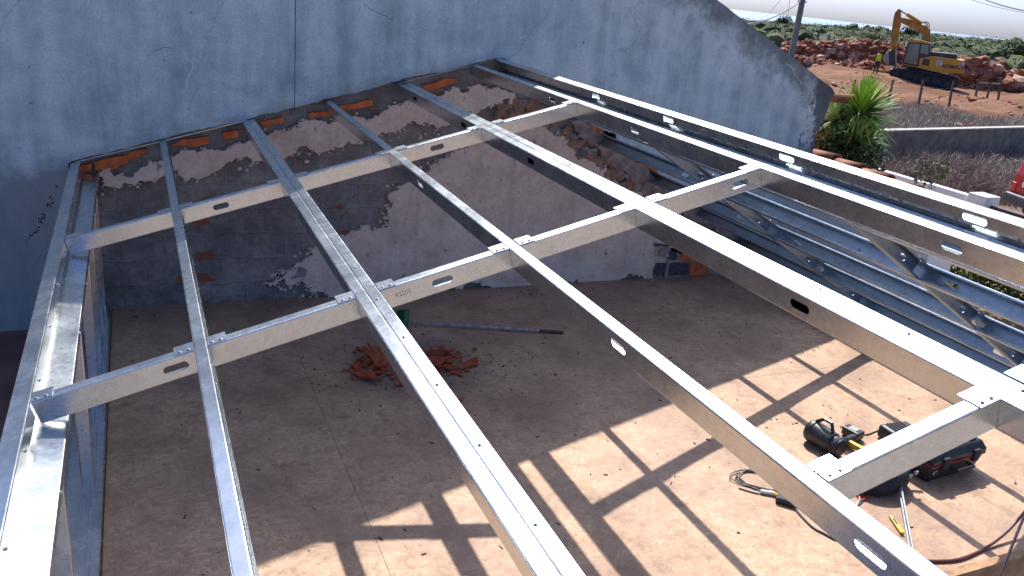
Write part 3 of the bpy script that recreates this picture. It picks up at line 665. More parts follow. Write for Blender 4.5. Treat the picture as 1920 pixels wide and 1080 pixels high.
def boulders(fn, n, seed, label, group, s0, s1, rng=(-.9, .1)):
    r2 = random.Random(seed)
    for k in range(n):
        p = fn(r2.random(), r2.uniform(*rng)); m_ = MB(); s_ = r2.uniform(s0, s1); m_.rock(p + Vector((0, 0, s_ * .2)), s_, (1.3, 1, .8), seed * 77 + k, 2, .42)
        tag(m_.build('boulder', M[r2.choice(('rock_a', 'rock_b', 'rock_a'))], origin=p), label, 'boulder', group, 'thing')
boulders(h1, 34, 8, 'reddish boulder lying on the long rock heap behind the worker', 'boulders on the long heap', .22, .5)
boulders(h2, 26, 9, 'pale boulder lying on the rock heap behind the digger tail', 'boulders on the heap behind the digger', .35, .75)
mb = MB(); r2 = random.Random(31)
for k in range(500):
    a = r2.uniform(40, 62); r = r2.uniform(47, 68); x = CAM.x + r * math.sin(R_(a)); y = CAM.y + r * math.cos(R_(a)); mb.mi = r2.choice((0, 0, 1)); mb.rock((x, y, ground_z(x, y)), min(.28, .03 + r2.expovariate(16)), (1.2, 1, .7), k, 1)
tag(mb.build('loose_stones', [M['rock_a'], M['rock_b']]), 'loose stones strewn over the bare red ground', 'stones', kind='stuff')

# ------------------------------------------------------------------ excavator
t = NT('yellow machine paint'); f_ = t.noise(1.3, 6, .7); c_ = t.mix(t.ramp(f_, [(.45, 0.0), (.72, .7)]), (.62, .32, .025), (.28, .16, .085)); M['ex_y'] = t.out(c_, .5)
M['ex_o'] = plain('rust-stained yellow paint', (.42, .20, .03), .6, 0, .45, 1.6, .1)
M['ex_d'] = plain('dark machine paint', (.035, .04, .055), .5, 0, .4, 3)
M['track'] = plain('muddy steel track', (.045, .042, .05), .7, .3, .5, 2.5, .4)
M['glass'] = plain('tinted cab glass', (.05, .085, .09), .08, 0, .3, 1.0, 0, .8)
M['decal'] = plain('faded white decal', (.50, .50, .47), .6, 0, .12, 6)
ex = empty('excavator', EXC, 'yellow tracked excavator standing on the dug red earth', 'excavator')
def XP(zx, zy, off=0.0):
    px, py = 1620 + zx / 6.353, zy / 6.353; d = ray(px, py); o_ = EXC + VD * off; t_ = (o_ - CAM).dot(VD) / d.dot(VD); return CAM + d * t_
def xpoly(name, pts, off, th, mat, parent=None, bw=.04):
    o = MB().prism([XP(*p, 0) + VD * off for p in pts], VD * th).build(name, M[mat], parent or ex)
    if bw: bevel(o, bw)
    return o
TR = [(312, 862), (335, 825), (380, 812), (640, 822), (880, 868), (1105, 922), (1140, 955), (1128, 1000), (1080, 1045), (980, 1040), (620, 975), (345, 905)]
for off in (-1.45, .75):
    tk = xpoly('track', TR, off, .65, 'track', bw=.08)
    for k in range(26):
        i0 = k / 26; a = XP(385 + 690 * i0, 812 + 108 * i0 ** 1.15) + VD * (off - .02); MB().box(a + Vector((0, 0, .02)), (.10, .7, .05), (VR, VD, Vector((0, 0, 1)))).build('track_shoe', M['track'], tk)
    for k in range(6):
        c = XP(400 + k * 120, 868 + k * 24) + VD * (off - .03); MB().tube([c, c + VD * .1], .2, 14).build('roller', M['ex_d'], tk)
xpoly('undercarriage', [(520, 800), (900, 840), (900, 930), (520, 860)], -.8, 1.6, 'track')
xpoly('slew_ring', [(600, 775), (880, 815), (880, 870), (600, 830)], -.6, 1.2, 'ex_d')
body = xpoly('engine_body', [(690, 665), (845, 668), (1080, 700), (1195, 716), (1185, 868), (1010, 866), (860, 850), (650, 800), (460, 757), (462, 735), (640, 745)], -1.35, 2.7, 'ex_y', bw=.06)
xpoly('engine_hood', [(780, 625), (800, 612), (1085, 640), (1118, 655), (1112, 698), (770, 668)], -1.0, 1.9, 'ex_d', bw=.05)
xpoly('side_vent', [(722, 692), (795, 702), (785, 778), (705, 762)], -1.38, .05, 'ex_d', body, .01)
for (cx, cy, r_) in ((908, 745, .25), (1165, 772, .2)):
    c = XP(cx, cy); pts = [c + VR * (r_ * math.cos(q * .2618)) + Vector((0, 0, r_ * math.sin(q * .2618))) - VD * 1.365 for q in range(24)]; MB().prism(pts, VD * .02).build('emblem', M['decal'], body)
    MB().box(c - VD * 1.37, (.06, .02, r_ * 1.6), (VR, VD, Vector((0, 0, 1)))).build('emblem_bar', M['ex_y'], body)
p0 = XP(940, 800) - VD * 1.362; dirx = (XP(1130, 815) - XP(940, 800)).normalized(); tyv = dirx.cross(VD); tyv = tyv if tyv.z > 0 else -tyv
text_mesh('lettering', 'KOMATSU', .36, M['ex_d'], body, p0, Matrix((dirx, tyv, dirx.cross(tyv))).transposed().to_euler(), .005, .012)
cab = xpoly('cab', [(548, 500), (798, 520), (795, 650), (690, 690), (650, 782), (468, 742), (482, 690)], -1.33, 1.05, 'glass', bw=.05)
xpoly('cab_roof', [(545, 488), (585, 470), (700, 478), (803, 508), (803, 528), (690, 508), (548, 502)], -1.38, 1.15, 'ex_y', cab, .03)
for pts in ([(540, 500), (556, 502), (488, 742), (468, 738)], [(680, 520), (698, 522), (668, 780), (645, 776)], [(785, 520), (805, 522), (800, 655), (782, 655)], [(470, 728), (660, 766), (652, 790), (464, 750)], [(690, 630), (798, 648), (795, 668), (686, 690)], [(545, 496), (800, 518), (798, 534), (542, 512)]):
    xpoly('cab_post', pts, -1.37, 1.13, 'ex_d', cab, .01)
xpoly('seat', [(590, 690), (650, 690), (640, 770), (580, 755)], -1.1, .5, 'ex_d', cab, .03)
boom = xpoly('boom', [(432, 212), (470, 212), (560, 232), (650, 285), (735, 305), (785, 345), (797, 420), (795, 510), (712, 500), (716, 425), (668, 392), (570, 335), (436, 268)], -.25, .5, 'ex_o', bw=.03)
MB().tube([XP(676, 400) - VD * .45, XP(678, 500) - VD * .45], .09, 10).build('boom_ram', M['cyl'], boom)
arm = xpoly('arm', [(398, 122), (412, 105), (438, 112), (442, 210), (440, 290), (425, 360), (385, 600), (372, 655), (330, 640), (334, 560), (318, 450), (358, 200), (372, 150)], -.22, .44, 'ex_o', bw=.03)
MB().tube([XP(330, 440), XP(308, 515)], .08, 10).build('bucket_ram', M['cyl'], arm)
MB().tube([XP(432, 125), XP(520, 180)], .06, 10).build('piston_rod', M['cyl'], boom)
MB().tube([XP(510, 172), XP(690, 282)], .13, 12).build('arm_ram', M['ex_y'], boom)
for k in range(3): MB().tube([XP(680 + 20 * k, 275), XP(715 + 22 * k, 258), XP(740 + 18 * k, 290), XP(752 + 14 * k, 330)], .03, 6).build('hose', M['ex_d'], boom)
bk = xpoly('bucket', [(306, 604), (350, 596), (382, 612), (380, 782), (308, 775)], -.6, 1.2, 'ex_d', bw=.03)
xpoly('bucket_side', [(306, 606), (308, 770), (285, 768), (235, 715), (240, 668)], -.62, 1.25, 'grey_pl', bk, .02)
for k in range(5): MB().box(XP(345, 790) + VD * (-.5 + k * .25), (.10, .12, .25), (VR, VD, Vector((0, 0, 1)))).build('bucket_tooth', M['cyl'], bk)

# ------------------------------------------------------------------ worker in a hi-vis vest
def person():
    e = empty('person', PER, 'worker in a yellow hi-vis vest and dark trousers beside the digger bucket', 'person')
    V = {}; E_ = []; rad = {}
    def v(n, x, y, z, r, par=None):
        V[n] = len(V); rad[n] = r; pts.append((x, y, z))
        if par: E_.append((V[par], V[n]))
    pts = []
    v('pel', 0, 0, .95, .145); v('waist', 0, .01, 1.1, .135, 'pel'); v('chest', 0, .0, 1.32, .16, 'waist'); v('neck', 0, .02, 1.49, .06, 'chest'); v('jaw', 0, -.005, 1.58, .075, 'neck'); v('head', 0, 0, 1.66, .098, 'jaw'); v('crown', 0, .01, 1.735, .07, 'head')
    v('nose', 0, .105, 1.625, .016, 'head'); v('earl', -.098, 0, 1.63, .02, 'head'); v('earr', .098, 0, 1.63, .02, 'head')
    for s_, n in ((-1, 'l'), (1, 'r')):
        v('sh' + n, s_ * .19, 0, 1.43, .072, 'chest'); v('el' + n, s_ * .27, .02 if n == 'l' else .06, 1.16, .048, 'sh' + n); v('wr' + n, s_ * .25, .10 if n == 'l' else .2, .94, .034, 'el' + n); v('pa' + n, s_ * .25, .13 if n == 'l' else .23, .87, .036, 'wr' + n)
        for k, (dx, L) in enumerate(((-.027, .075), (-.009, .085), (.009, .08), (.027, .062))):
            v('f%d%s' % (k, n), s_ * .25 + dx, .145 if n == 'l' else .245, .81, .0095, 'pa' + n); v('g%d%s' % (k, n), s_ * .25 + dx, .16 if n == 'l' else .26, .81 - L * .6, .008, 'f%d%s' % (k, n))
        v('th' + n, s_ * .25 - s_ * .045, .15 if n == 'l' else .25, .88, .011, 'wr' + n); v('tt' + n, s_ * .25 - s_ * .06, .17 if n == 'l' else .27, .84, .009, 'th' + n)
        v('hip' + n, s_ * .095, 0, .88, .105, 'pel'); v('kn' + n, s_ * .11, .03, .49, .065, 'hip' + n); v('an' + n, s_ * .12, -.02, .10, .045, 'kn' + n); v('toe' + n, s_ * .13, .15, .045, .04, 'an' + n)
    me = bpy.data.meshes.new('body'); me.from_pydata(pts, E_, []); ob = bpy.data.objects.new('body', me); col.objects.link(ob)
    sk = ob.modifiers.new('skin', 'SKIN')
    for n, i in V.items(): me.skin_vertices[0].data[i].radius = (rad[n], rad[n] * (.8 if n in ('chest', 'waist', 'pel') else 1))
    me.skin_vertices[0].data[0].use_root = True
    ss = ob.modifiers.new('sub', 'SUBSURF'); ss.levels = 2; ss.render_levels = 2
    dg = bpy.context.evaluated_depsgraph_get(); m2 = bpy.data.meshes.new_from_object(ob.evaluated_get(dg)); bpy.data.objects.remove(ob)
    for m_ in (plain('tanned skin', (.42, .23, .15), .6), plain('navy trousers', (.018, .022, .04), .85), plain('dark shirt', (.03, .035, .05), .85), plain('brown boots', (.09, .05, .03), .7), plain('dark hair', (.05, .035, .025), .8)): m2.materials.append(m_)
    for p in m2.polygons:
        z = p.center.z; y = p.center.y; p.use_smooth = True
        p.material_index = 3 if z < .13 else 1 if z < 1.0 and abs(p.center.x) < .215 else 0 if z < .97 else 2 if z < 1.5 else (4 if (z > 1.68 or (y < -.02 and z > 1.56)) else 0)
    o = bpy.data.objects.new('body', m2); col.objects.link(o); o.parent = e
    mb = MB(); n = 20; rows = [(.98, .178, .135), (1.1, .17, .13), (1.25, .185, .14), (1.36, .195, .14), (1.45, .165, .12), (1.495, .09, .08)]; vs = []
    for z, a, b in rows: vs += [(a * math.cos(k * 2 * math.pi / n), b * math.sin(k * 2 * math.pi / n), z) for k in range(n)]
    mb.add(vs, [(i * n + k, i * n + (k + 1) % n, (i + 1) * n + (k + 1) % n, (i + 1) * n + k) for i in range(len(rows) - 1) for k in range(n)])
    ve = mb.build('vest', plain('hi-vis yellow', (.62, .80, .03), .7, 0, .12, 12), smooth=True); ve.parent = e; solid(ve, .01)
    mb = MB(); vs = [(a * 1.012 * math.cos(k * 2 * math.pi / n), a * .77 * math.sin(k * 2 * math.pi / n), z) for z, a in ((1.08, .176), (1.13, .18)) for k in range(n)]
    mb.add(vs, [(k, (k + 1) % n, n + (k + 1) % n, n + k) for k in range(n)]); st = mb.build('reflective_band', M['grey_pl'], smooth=True); st.parent = ve
    e.rotation_euler = (0, 0, -VAZ + R_(18))
person()

# ------------------------------------------------------------------ fences, pole, wires
fe = empty('wire_fence', at(1700, 188, 50), 'sagging wire fence on leaning dark wooden posts before the dug ground', 'fence')
tops = []
for (xt, yt, xb_, yb, d) in ((1604, 150, 1597, 179, 52), (1675, 150, 1665, 190, 50), (1731, 150, 1722, 196, 49), (1788, 152, 1781, 188, 51), (1836, 148, 1829, 181, 56), (1857, 155, 1851, 182, 56.5), (1877, 150, 1872, 182, 57)):
    tp, b = at(xt, yt, d), at(xb_, yb, d); b = b + (b - tp) * .35; tops.append((tp, b))
    MB().tube([b, (b + tp) / 2, tp], [.085, .075, .07], 7).build('post', M['post'], fe)
for f in (.25, .55):
    for (a, b), (c, d_) in zip(tops, tops[1:]):
        p, q = a.lerp(b, f), c.lerp(d_, f); MB().tube([p, (p + q) / 2 - Vector((0, 0, .06)), q], .007, 4).build('wire', M['cable_g'], fe)
a, c = tops[4][0].lerp(tops[4][1], .18), tops[6][0].lerp(tops[6][1], .18); MB().tube([a, c], .06, 7).build('rail', M['concrete'], fe)
tr = empty('timber_rail', at(1535, 80, 88), 'small pale timber rail on three posts beyond the rock heap', 'rail')
rp = [(at(1523, 62, 88), at(1520, 82, 88)), (at(1535, 60, 88), at(1531, 82, 88)), (at(1555, 66, 88), at(1553, 82, 88))]
for tp, b in rp: MB().tube([b + (b - tp) * .4, tp], .09, 6).build('post', M['post'], tr)
MB().tube([rp[0][0] - Vector((0, 0, .12)), rp[1][0] - Vector((0, 0, .2)), rp[2][0] - Vector((0, 0, .12))], .07, 6).build('rail', M['whitepl'], tr)
sp = empty('fence_post', at(1461, 76, 92), 'lone thin dark post in the scrub beside the utility pole', 'post'); MB().tube([at(1461, 80, 92), at(1463, 52, 92)], .09, 6).build('shaft', M['post'], sp)
pb = at(1482, 112, 46); pt_ = at(1510, -25, 46); pb = pb + (pb - pt_) * .25
po = empty('utility_pole', pb, 'leaning grey wooden utility pole rising past the wall end', 'pole')
MB().tube([pb, pt_], [.20, .155], 12).build('shaft', M['polewood'], po)
pc = at(1504, 3, 46); MB().box(pc, (.5, .12, .10), (VR, VD, Vector((0, 0, 1)))).build('bracket', M['cyl'], po)
def wire(label, a, b, sag, r_):
    pts = [a.lerp(b, i / 14) - Vector((0, 0, sag * 4 * (i / 14) * (1 - i / 14))) for i in range(15)]
    tag(MB().tube(pts, r_, 6).build('cable', M['cable_g'], origin=a), label, 'cable', 'overhead cables', 'thing')
wire('twisted black overhead cable running from the pole to the wall top', at(1502, 2, 46), at(1330, 44, 30), .5, .03)
wire('thick black overhead cable crossing the upper corner of the sky', at(1835, -6, 40), at(1960, 26, 30), .1, .03)
wire('thin overhead cable below the thick one at the corner of the sky', at(1800, -8, 40), at(1960, 30, 34), .1, .012)
wire('thin stay wire dropping from the pole toward the scrub', at(1482, -10, 46), at(1476, 40, 80), .0, .014)
wire('thin slanting wire between the pole and the wall verge', at(1470, -8, 60), at(1430, 40, 90), .0, .014)

# ------------------------------------------------------------------ withered field, low wall, dry shrubs
mb = MB(); r2 = random.Random(77)
for k in range(20000):
    a = r2.uniform(45, 61); r = 30 + 27 * r2.random() ** 1.1; x = CAM.x + r * math.sin(R_(a)); y = CAM.y + r * math.cos(R_(a)); g = ground_z(x, y)
    nn_ = noise.fractal(Vector((x * .35, y * .35, 0)), 1.0, 2.0, 3); mb.mi = 0 if nn_ + r2.gauss(0, .25) > -.12 else 1; h = r2.uniform(.22, .6) * max(.25, 1 + .9 * nn_); p = Vector((x, y, g - .05)); sd_ = Vector((r2.gauss(0, 1), r2.gauss(0, 1), 0)).normalized() * .02; e = p + Vector((r2.gauss(0, .16), r2.gauss(0, .16), h))
    mb.add([p - sd_, p + sd_, e + sd_ * .4], [(0, 1, 2)])
    q = p.lerp(e, .6); f = q + Vector((r2.gauss(0, .14), r2.gauss(0, .14), h * .35)); mb.add([q - sd_ * .7, q + sd_ * .7, f], [(0, 1, 2)])
M['drydark'] = leafm('dark withered brush', (.16, .14, .125), (.27, .23, .21), .85)
tag(mb.build('dry_grass', [M['drygrass'], M['drydark']]), 'withered grey-brown grass and brush covering the field before the digger', 'dry grass', kind='stuff')
wl0, wl1 = at(1560, 250, 24.5), at(1990, 236, 33.5); zt = at(1700, 245, 27).z
wl0.z = wl1.z = zt; dv = (wl1 - wl0).normalized(); nv = Vector((-dv.y, dv.x, 0))
lw = empty('low_wall', (wl0 + wl1) / 2 - Vector((0, 0, 1.2)), 'long low grey concrete wall in front of the withered field', 'wall')
MB().prism([wl0, wl1, wl1 - Vector((0, 0, 1.3)), wl0 - Vector((0, 0, 1.3))], nv * .2).build('panel', M['concrete'], lw)
MB().prism([wl0 - nv * .03, wl1 - nv * .03, wl1 + nv * .23, wl0 + nv * .23], (0, 0, .05)).build('coping', plain('pale coping', (.40, .37, .33), .9, 0, .2, 3), lw)
for k in range(26):
    px = 1655 + 265 * random.random(); d = random.uniform(21.8, 26); b = at(px, 300, d); b.z = ground_z(b.x, b.y); m_ = MB(); r2 = random.Random(400 + k)
    twigs(m_, b, r2.uniform(.5, .95), 90, r2, 2.6, .011)
    tag(m_.build('dry_shrub', M['dry'], origin=b), 'leafless grey shrub in front of the long low concrete wall', 'shrub', 'dry shrubs before the low wall', 'thing')
stm = MB(); sp0 = at(1842, 345, 21.5); sp0.z = ground_z(sp0.x, sp0.y)
for k in range(9): stm.rock(sp0 + VR * random.uniform(-.6, .6) + VD * random.uniform(-.3, .3), random.uniform(.08, .2), (1.5, 1, .5), 900 + k, 2)
tag(stm.build('rock_cluster', M['rock_b'], origin=sp0), 'flat pale stones beside the sandy track near the red car', 'stones', kind='stuff')

# ------------------------------------------------------------------ garden wall, gate, hedge, plants, tile coping
gw = empty('garden_wall', (15.5, 5, -1.5), 'smooth white garden boundary wall beside the sandy track', 'wall')
MB().box((15.6, 6.6, -1.0), (.18, 2.9, 1.22)).build('panel', M['white'], gw); MB().box((15.6, 4.75, -.97), (.2, 1.4, 1.2)).build('panel', M['white'], gw)
bevel(MB().box((15.62, 4.12, -.93), (.42, .42, 1.3)).build('pillar', M['white'], gw), .01); bevel(MB().box((15.62, 1.2, -.93), (.42, .42, 1.3)).build('pillar', M['white'], gw), .01)
gt = empty('gate', (15.6, 2.6, -1.5), 'dark metal garden gate with pale pickets beside the white wall', 'gate')
for z in (-.48, -1.35): MB().box((15.6, 2.65, z), (.05, 2.5, .06)).build('rail', M['ex_d'], gt)
for k in range(16): MB().box((15.55, 1.5 + k * .155, -.92), (.02, .045, .84)).build('picket', M['dry'] if k % 5 else M['white'], gt)
hd = MB(); r2 = random.Random(55)
for k in range(70):
    t_ = r2.random(); c = Vector((11.2, 4.3, 0)).lerp(Vector((12.3, .2, 0)), t_) + Vector((r2.gauss(0, .45), r2.gauss(0, .3), -.95 + r2.uniform(-.4, .35)))
    leafball(hd, c, r2.uniform(.25, .4), 110, .05, r2)
tag(hd.build('hedge', M['leaf_mid'], origin=(11.7, 2.2, -1.5)), 'leafy green garden hedge seen through the falling roof frame', 'hedge', kind='thing')
hd = MB()
for k in range(26):
    c = Vector((14.9 + r2.gauss(0, .2), 2.4 + r2.uniform(-1.4, 1.2), -1.1 + r2.uniform(-.2, .3))); leafball(hd, c, r2.uniform(.2, .35), 90, .05, r2)
tag(hd.build('shrub', M['leaf_mid'], origin=(14.9, 2.4, -1.5)), 'leafy green shrub growing in front of the garden gate', 'shrub', kind='thing')
b = at(1742, 345, 15.2); b.z = -1.5; sh = empty('shrub', b, 'thin yellow-green shrub rising beside the white garden wall', 'shrub')
mb = MB(); tw = MB(); r2 = random.Random(58); top = at(1742, 330, 15.2)
twigs(tw, b + Vector((0, 0, .3)), 1.0, 26, r2, 1.2, .01); tw.build('stems', M['dry'], sh)
for k in range(14): leafball(mb, top + Vector((r2.gauss(0, .2), r2.gauss(0, .2), r2.gauss(0, .16))), .12, 16, .045, r2)
mb.build('leaves', M['leaf_olive'], sh)
def yucca(px, py, x, R0, n, mt, label, seed):
    c = onx(px, py, x); r2 = random.Random(seed); e = empty('yucca', (c.x, c.y, -1.5), label, 'yucca', 'yuccas by the wall end')
    MB().tube([(c.x, c.y, -1.5), (c.x + .03, c.y, 0), c - Vector((0, 0, .06))], [.09, .07, .055], 8).build('trunk', M['post'], e); mb = MB()
    for k in range(n):
        el = r2.uniform(-.55, 1.5); az_ = r2.uniform(0, 6.283); d = Vector((math.cos(el) * math.cos(az_), math.cos(el) * math.sin(az_), math.sin(el))); L = R0 * r2.uniform(.8, 1.1)
        s_ = d.cross(Vector((0, 0, 1))).normalized() * .017; nn = s_.cross(d).normalized() * .005; dr = Vector((0, 0, -1)) * L * .22 * max(0, 1 - el / 1.2)
        p = [c + d * (L * q) + dr * q * q for q in (0.04, .35, .7, 1)]
        mb.add([p[0] - s_ * .8, p[0] + s_ * .8, p[1] + s_, p[1] - s_, p[2] + s_ * .6, p[2] - s_ * .6, p[3], p[0] - nn, p[1] - nn * 2, p[2] - nn], [(0, 1, 2, 3), (3, 2, 4, 5), (5, 4, 6), (0, 3, 8, 7), (3, 5, 9, 8)])
    mb.build('leaves', M[mt], e); return e
yucca(1612, 215, 7.45, .48, 270, 'yucca', 'bright green spiky yucca head, topmost beside the wall end', 1)
yucca(1592, 275, 7.35, .46, 250, 'yucca_pale', 'dusty pale yucca head drooping just above the clay tiles', 2)
yucca(1566, 228, 7.2, .32, 130, 'yucca_pale', 'smaller pale yucca head squeezed against the wall end', 3)
yucca(1615, 262, 7.5, .33, 160, 'yucca', 'shaded green yucca head below the topmost one', 4)
be = empty('leafy_bush', (6.9, .1, -1.5), 'orange and green leafy bush in front of the dark wall end', 'bush'); mb = MB(); mb2 = MB(); r2 = random.Random(61)
for k in range(60):
    px, py = r2.uniform(1490, 1600), r2.uniform(236, 305); c = onx(px, py, 6.95 + r2.gauss(0, .1) + (px - 1490) / 400); leafball(mb if r2.random() < .6 else mb2, c, .10, 34, .028, r2)
for k in range(40):
    px, py = r2.uniform(1520, 1640), r2.uniform(285, 340); c = onx(px, py, 7.2 + r2.gauss(0, .1)); leafball(mb, c, .12, 34, .03, r2)
mb.build('green_leaves', M['leaf_dark'], be); mb2.build('rusty_leaves', M['rust_leaf'], be)
MB().tube([(6.95, .1, -1.5), (6.97, .15, .4), (7.0, .2, 1.2)], [.05, .04, .02], 6).build('stem', M['post'], be)
MB().tube([(7.1, .1, -1.5), (7.2, .1, .4), (7.3, .15, 1.1)], [.05, .04, .02], 6).build('stem', M['post'], be)
tc = empty('tiled_coping', (6.75, -.8, -1.5), 'row of clay roof tiles capping the side wall just past the steel ridge', 'tiled wall')
MB().box((6.62, -.75, -.17), (.34, 2.2, 2.68)).build('wall_body', M['white'], tc)
TILE = None
for row in range(2):
    for k in range(6):
        m_ = MB(); vs = []; L = .44
        for i, (s_, rad_) in enumerate(((0, .086), (L, .072))):
            for q in range(9):
                an = math.pi * q / 8; vs.append((rad_ * math.cos(an), s_, rad_ * .8 * math.sin(an)))
        m_.add(vs, [(q, q + 1, q + 10, q + 9) for q in range(8)])
        if TILE is None:
            ob = m_.build('tile', M['tile'], smooth=True); TILE = ob.data
        else: ob = bpy.data.objects.new('tile', TILE); col.objects.link(ob)
        ob.parent = tc; y = -1.72 + k * .36 + row * .12; z = 1.262 + (y + 1.55) * .055 + (0 if row else -.0)
        ob.location = Vector((6.72 - .19 * row, y, z - .055 * row)) - world_loc(tc); ob.rotation_euler = (R_(3.2 - 4.5), 0, random.uniform(-.02, .02)); solid(ob, .014)
o = MB().tube([ony(1556, 183, .3), ony(1600, 186, .3)], .05, 12).build('ridge_tile', M['tile']); tag(o, 'single clay ridge tile showing past the wall end', 'roof tile', kind='thing')

# ------------------------------------------------------------------ red van
def car():
    M['carred'] = plain('red car paint', (.42, .012, .010), .25, 0, .08, 2, 0, .6); M['tyre'] = plain('rubber', (.02, .02, .022), .85)
    cz = at(1884, 384, 19.8); cz.z = min(cz.z, ground_z(cz.x, cz.y) + .08); az_ = R_(57.6 + 48); f = Vector((math.sin(az_), math.cos(az_), 0)); r = Vector((f.y, -f.x, 0)); U = Vector((0, 0, 1))
    e = empty('car', cz + r * .83 + f * 2, 'red van with black bumper parked on the sandy track, cut by the picture edge', 'car')
    P = lambda a, b, c: cz + r * a + f * b + U * c
    prof = [(0.02, .42), (0, .75), (.02, 1.05), (.17, 1.76), (.32, 1.87), (2.4, 1.89), (3.1, 1.15), (4.0, .95), (4.15, .6), (4.1, .35), (.08, .35)]
    body = bevel(MB().prism([P(0, b, c) for b, c in prof], r * 1.68).build('body', M['carred'], e), .09, 3)
    bevel(MB().box(P(.84, -.02, .48), (1.70, .22, .26), (r, f, U)).build('bumper', M['ex_d'], e), .05)
    MB().prism([P(.22, .03, 1.12), P(1.46, .03, 1.12), P(1.40, .15, 1.70), P(.28, .15, 1.70)], (-f * .97 + U * .2) * .02).build('rear_window', M['glass'], e)
    for a in (.09, 1.59): bevel(MB().box(P(a, .03, .74), (.15, .1, .24), (r, f, U)).build('tail_light', M['red'], e), .02)
    pl = MB().box(P(.62, -.015, .86), (.52, .02, .12), (r, f, U)).build('number_plate', M['whitepl'], e)
    text_mesh('plate_text', '23', .13, M['black'], pl, P(.40, -.028, .815), Matrix((r, U, -f)).transposed().to_euler())
    for a in (.02, 1.46):
        for b in (.75, 3.35):
            w_ = bevel(MB().tube([P(a, b, .31), P(a + .2, b, .31)], .31, 24).build('wheel', M['tyre'], e), .03); MB().tube([P(a - .01, b, .31), P(a + .21, b, .31)], .19, 16).build('rim', M['cyl'], w_)
    for a in (0.0, 1.68):
        MB().prism([P(a, 1.4, 1.1), P(a, 2.8, 1.1), P(a, 2.3, 1.5), P(a, 1.6, 1.5)], r * (.015 if a else -.015)).build('side_window', M['glass'], e)
car()

# ------------------------------------------------------------------ things on the attic floor
# broom
b0 = onz(757, 603, .03); b1 = onz(1056, 623, .015); ax = (b1 - b0).normalized(); sd_ = Vector((-ax.y, ax.x, 0))
br = empty('broom', (b0 + b1) / 2 * 1.0, 'long-handled broom with green head lying on the OSB floor', 'broom'); br.location.z = 0
h0 = b0 + ax * .06; MB().tube([h0, h0.lerp(b1, .86)], .0125, 10).build('handle', M['handle'], br); MB().tube([h0.lerp(b1, .84), b1], .0135, 10).build('grip', M['cable_r'], br)
bevel(MB().box(b0 + ax * .02 + EZ * .03, (.045, .30, .055), (ax, sd_, EZ)).build('head', M['green_pl'], br), .008)
mb = MB(); r2 = random.Random(12)
for k in range(420):
    p = b0 + sd_ * r2.uniform(-.14, .14) + EZ * r2.uniform(.005, .055); e = p - ax * r2.uniform(.06, .085) + sd_ * r2.gauss(0, .012) + EZ * r2.gauss(0, .006); s_ = Vector((0, 0, .0022)); mb.add([p - s_, p + s_, e + s_ * .5], [(0, 1, 2)])
tag(mb.build('bristles', M['green_pl'], br), kind='stuff')
# terracotta shards
r2 = random.Random(15); SH = []
for k in range(12):
    m_ = MB(); n = r2.choice((4, 4, 5, 6)); el = r2.uniform(1.2, 2.8); pts = []
    for q in range(n):
        a = 2 * math.pi * (q + r2.uniform(-.25, .25)) / n; pts.append(Vector((math.cos(a) * el * r2.uniform(.7, 1.1), math.sin(a) * r2.uniform(.7, 1.1), 0)))
    m_.prism(pts, (0, 0, .28)); ob = m_.build('shard', M['shard']); SH.append(ob.data); bpy.data.objects.remove(ob)
hc = onz(768, 685)
for k in range(120):
    lo = k < 60
    px, py = (r2.gauss(705, 24), r2.gauss(682, 16)) if lo else ((r2.gauss(828, 24), r2.gauss(685, 20)) if k < 105 else (r2.gauss(768, 40), r2.gauss(690, 20)))
    p = onz(px, py); d = abs(px - (705 if lo else 828)) / 45; p.z = max(.006, .035 * (1 - d) * r2.random()) + .004
    ob = bpy.data.objects.new('tile_shard', SH[k % 12]); col.objects.link(ob); s_ = min(.045, .010 + r2.expovariate(80)); ob.location = p; ob.scale = (s_ * 1.3, s_ * 1.3, s_); fl = .14 if p.z < .014 else .5
    ob.rotation_euler = (r2.gauss(0, fl), r2.gauss(0, fl), r2.uniform(0, 6.28)); tag(ob, 'broken terracotta shard in the small rubble pile on the OSB floor', 'tile shard', 'terracotta shards in the rubble pile', 'thing')
mb = MB()
for k in range(700):
    px, py = r2.gauss(768, 85), r2.gauss(690, 30); p = onz(px, py); mb.mi = r2.choice((0, 1, 1)); mb.rock(p + EZ * .002, .002 + min(.02, r2.expovariate(220)), (1, 1, .6), k, 1)
tag(mb.build('crumbs', [M['shard'], M['mortar']]), 'fine brick crumbs and dust around the shard pile', 'crumbs', kind='stuff')
mb = MB()
for k in range(280):
    mb.mi = r2.choice((0, 0, 1)); x, y = r2.uniform(-.2, 5.8), -.02 - 4.3 * r2.random() ** 1.6; a = r2.uniform(0, 3.14); L = r2.uniform(.004, .016); d = Vector((math.cos(a), math.sin(a), 0)); s_ = Vector((-d.y, d.x, 0)) * r2.uniform(.0015, .004)
    p = Vector((x, y, .001)); mb.prism([p - d * L - s_, p + d * L - s_, p + d * L + s_, p - d * L + s_], (0, 0, .004))
tag(mb.build('splinters', [M['black_matt'], M['osb_edge']]), 'small dark splinters scattered over the OSB floor', 'splinters', kind='stuff')

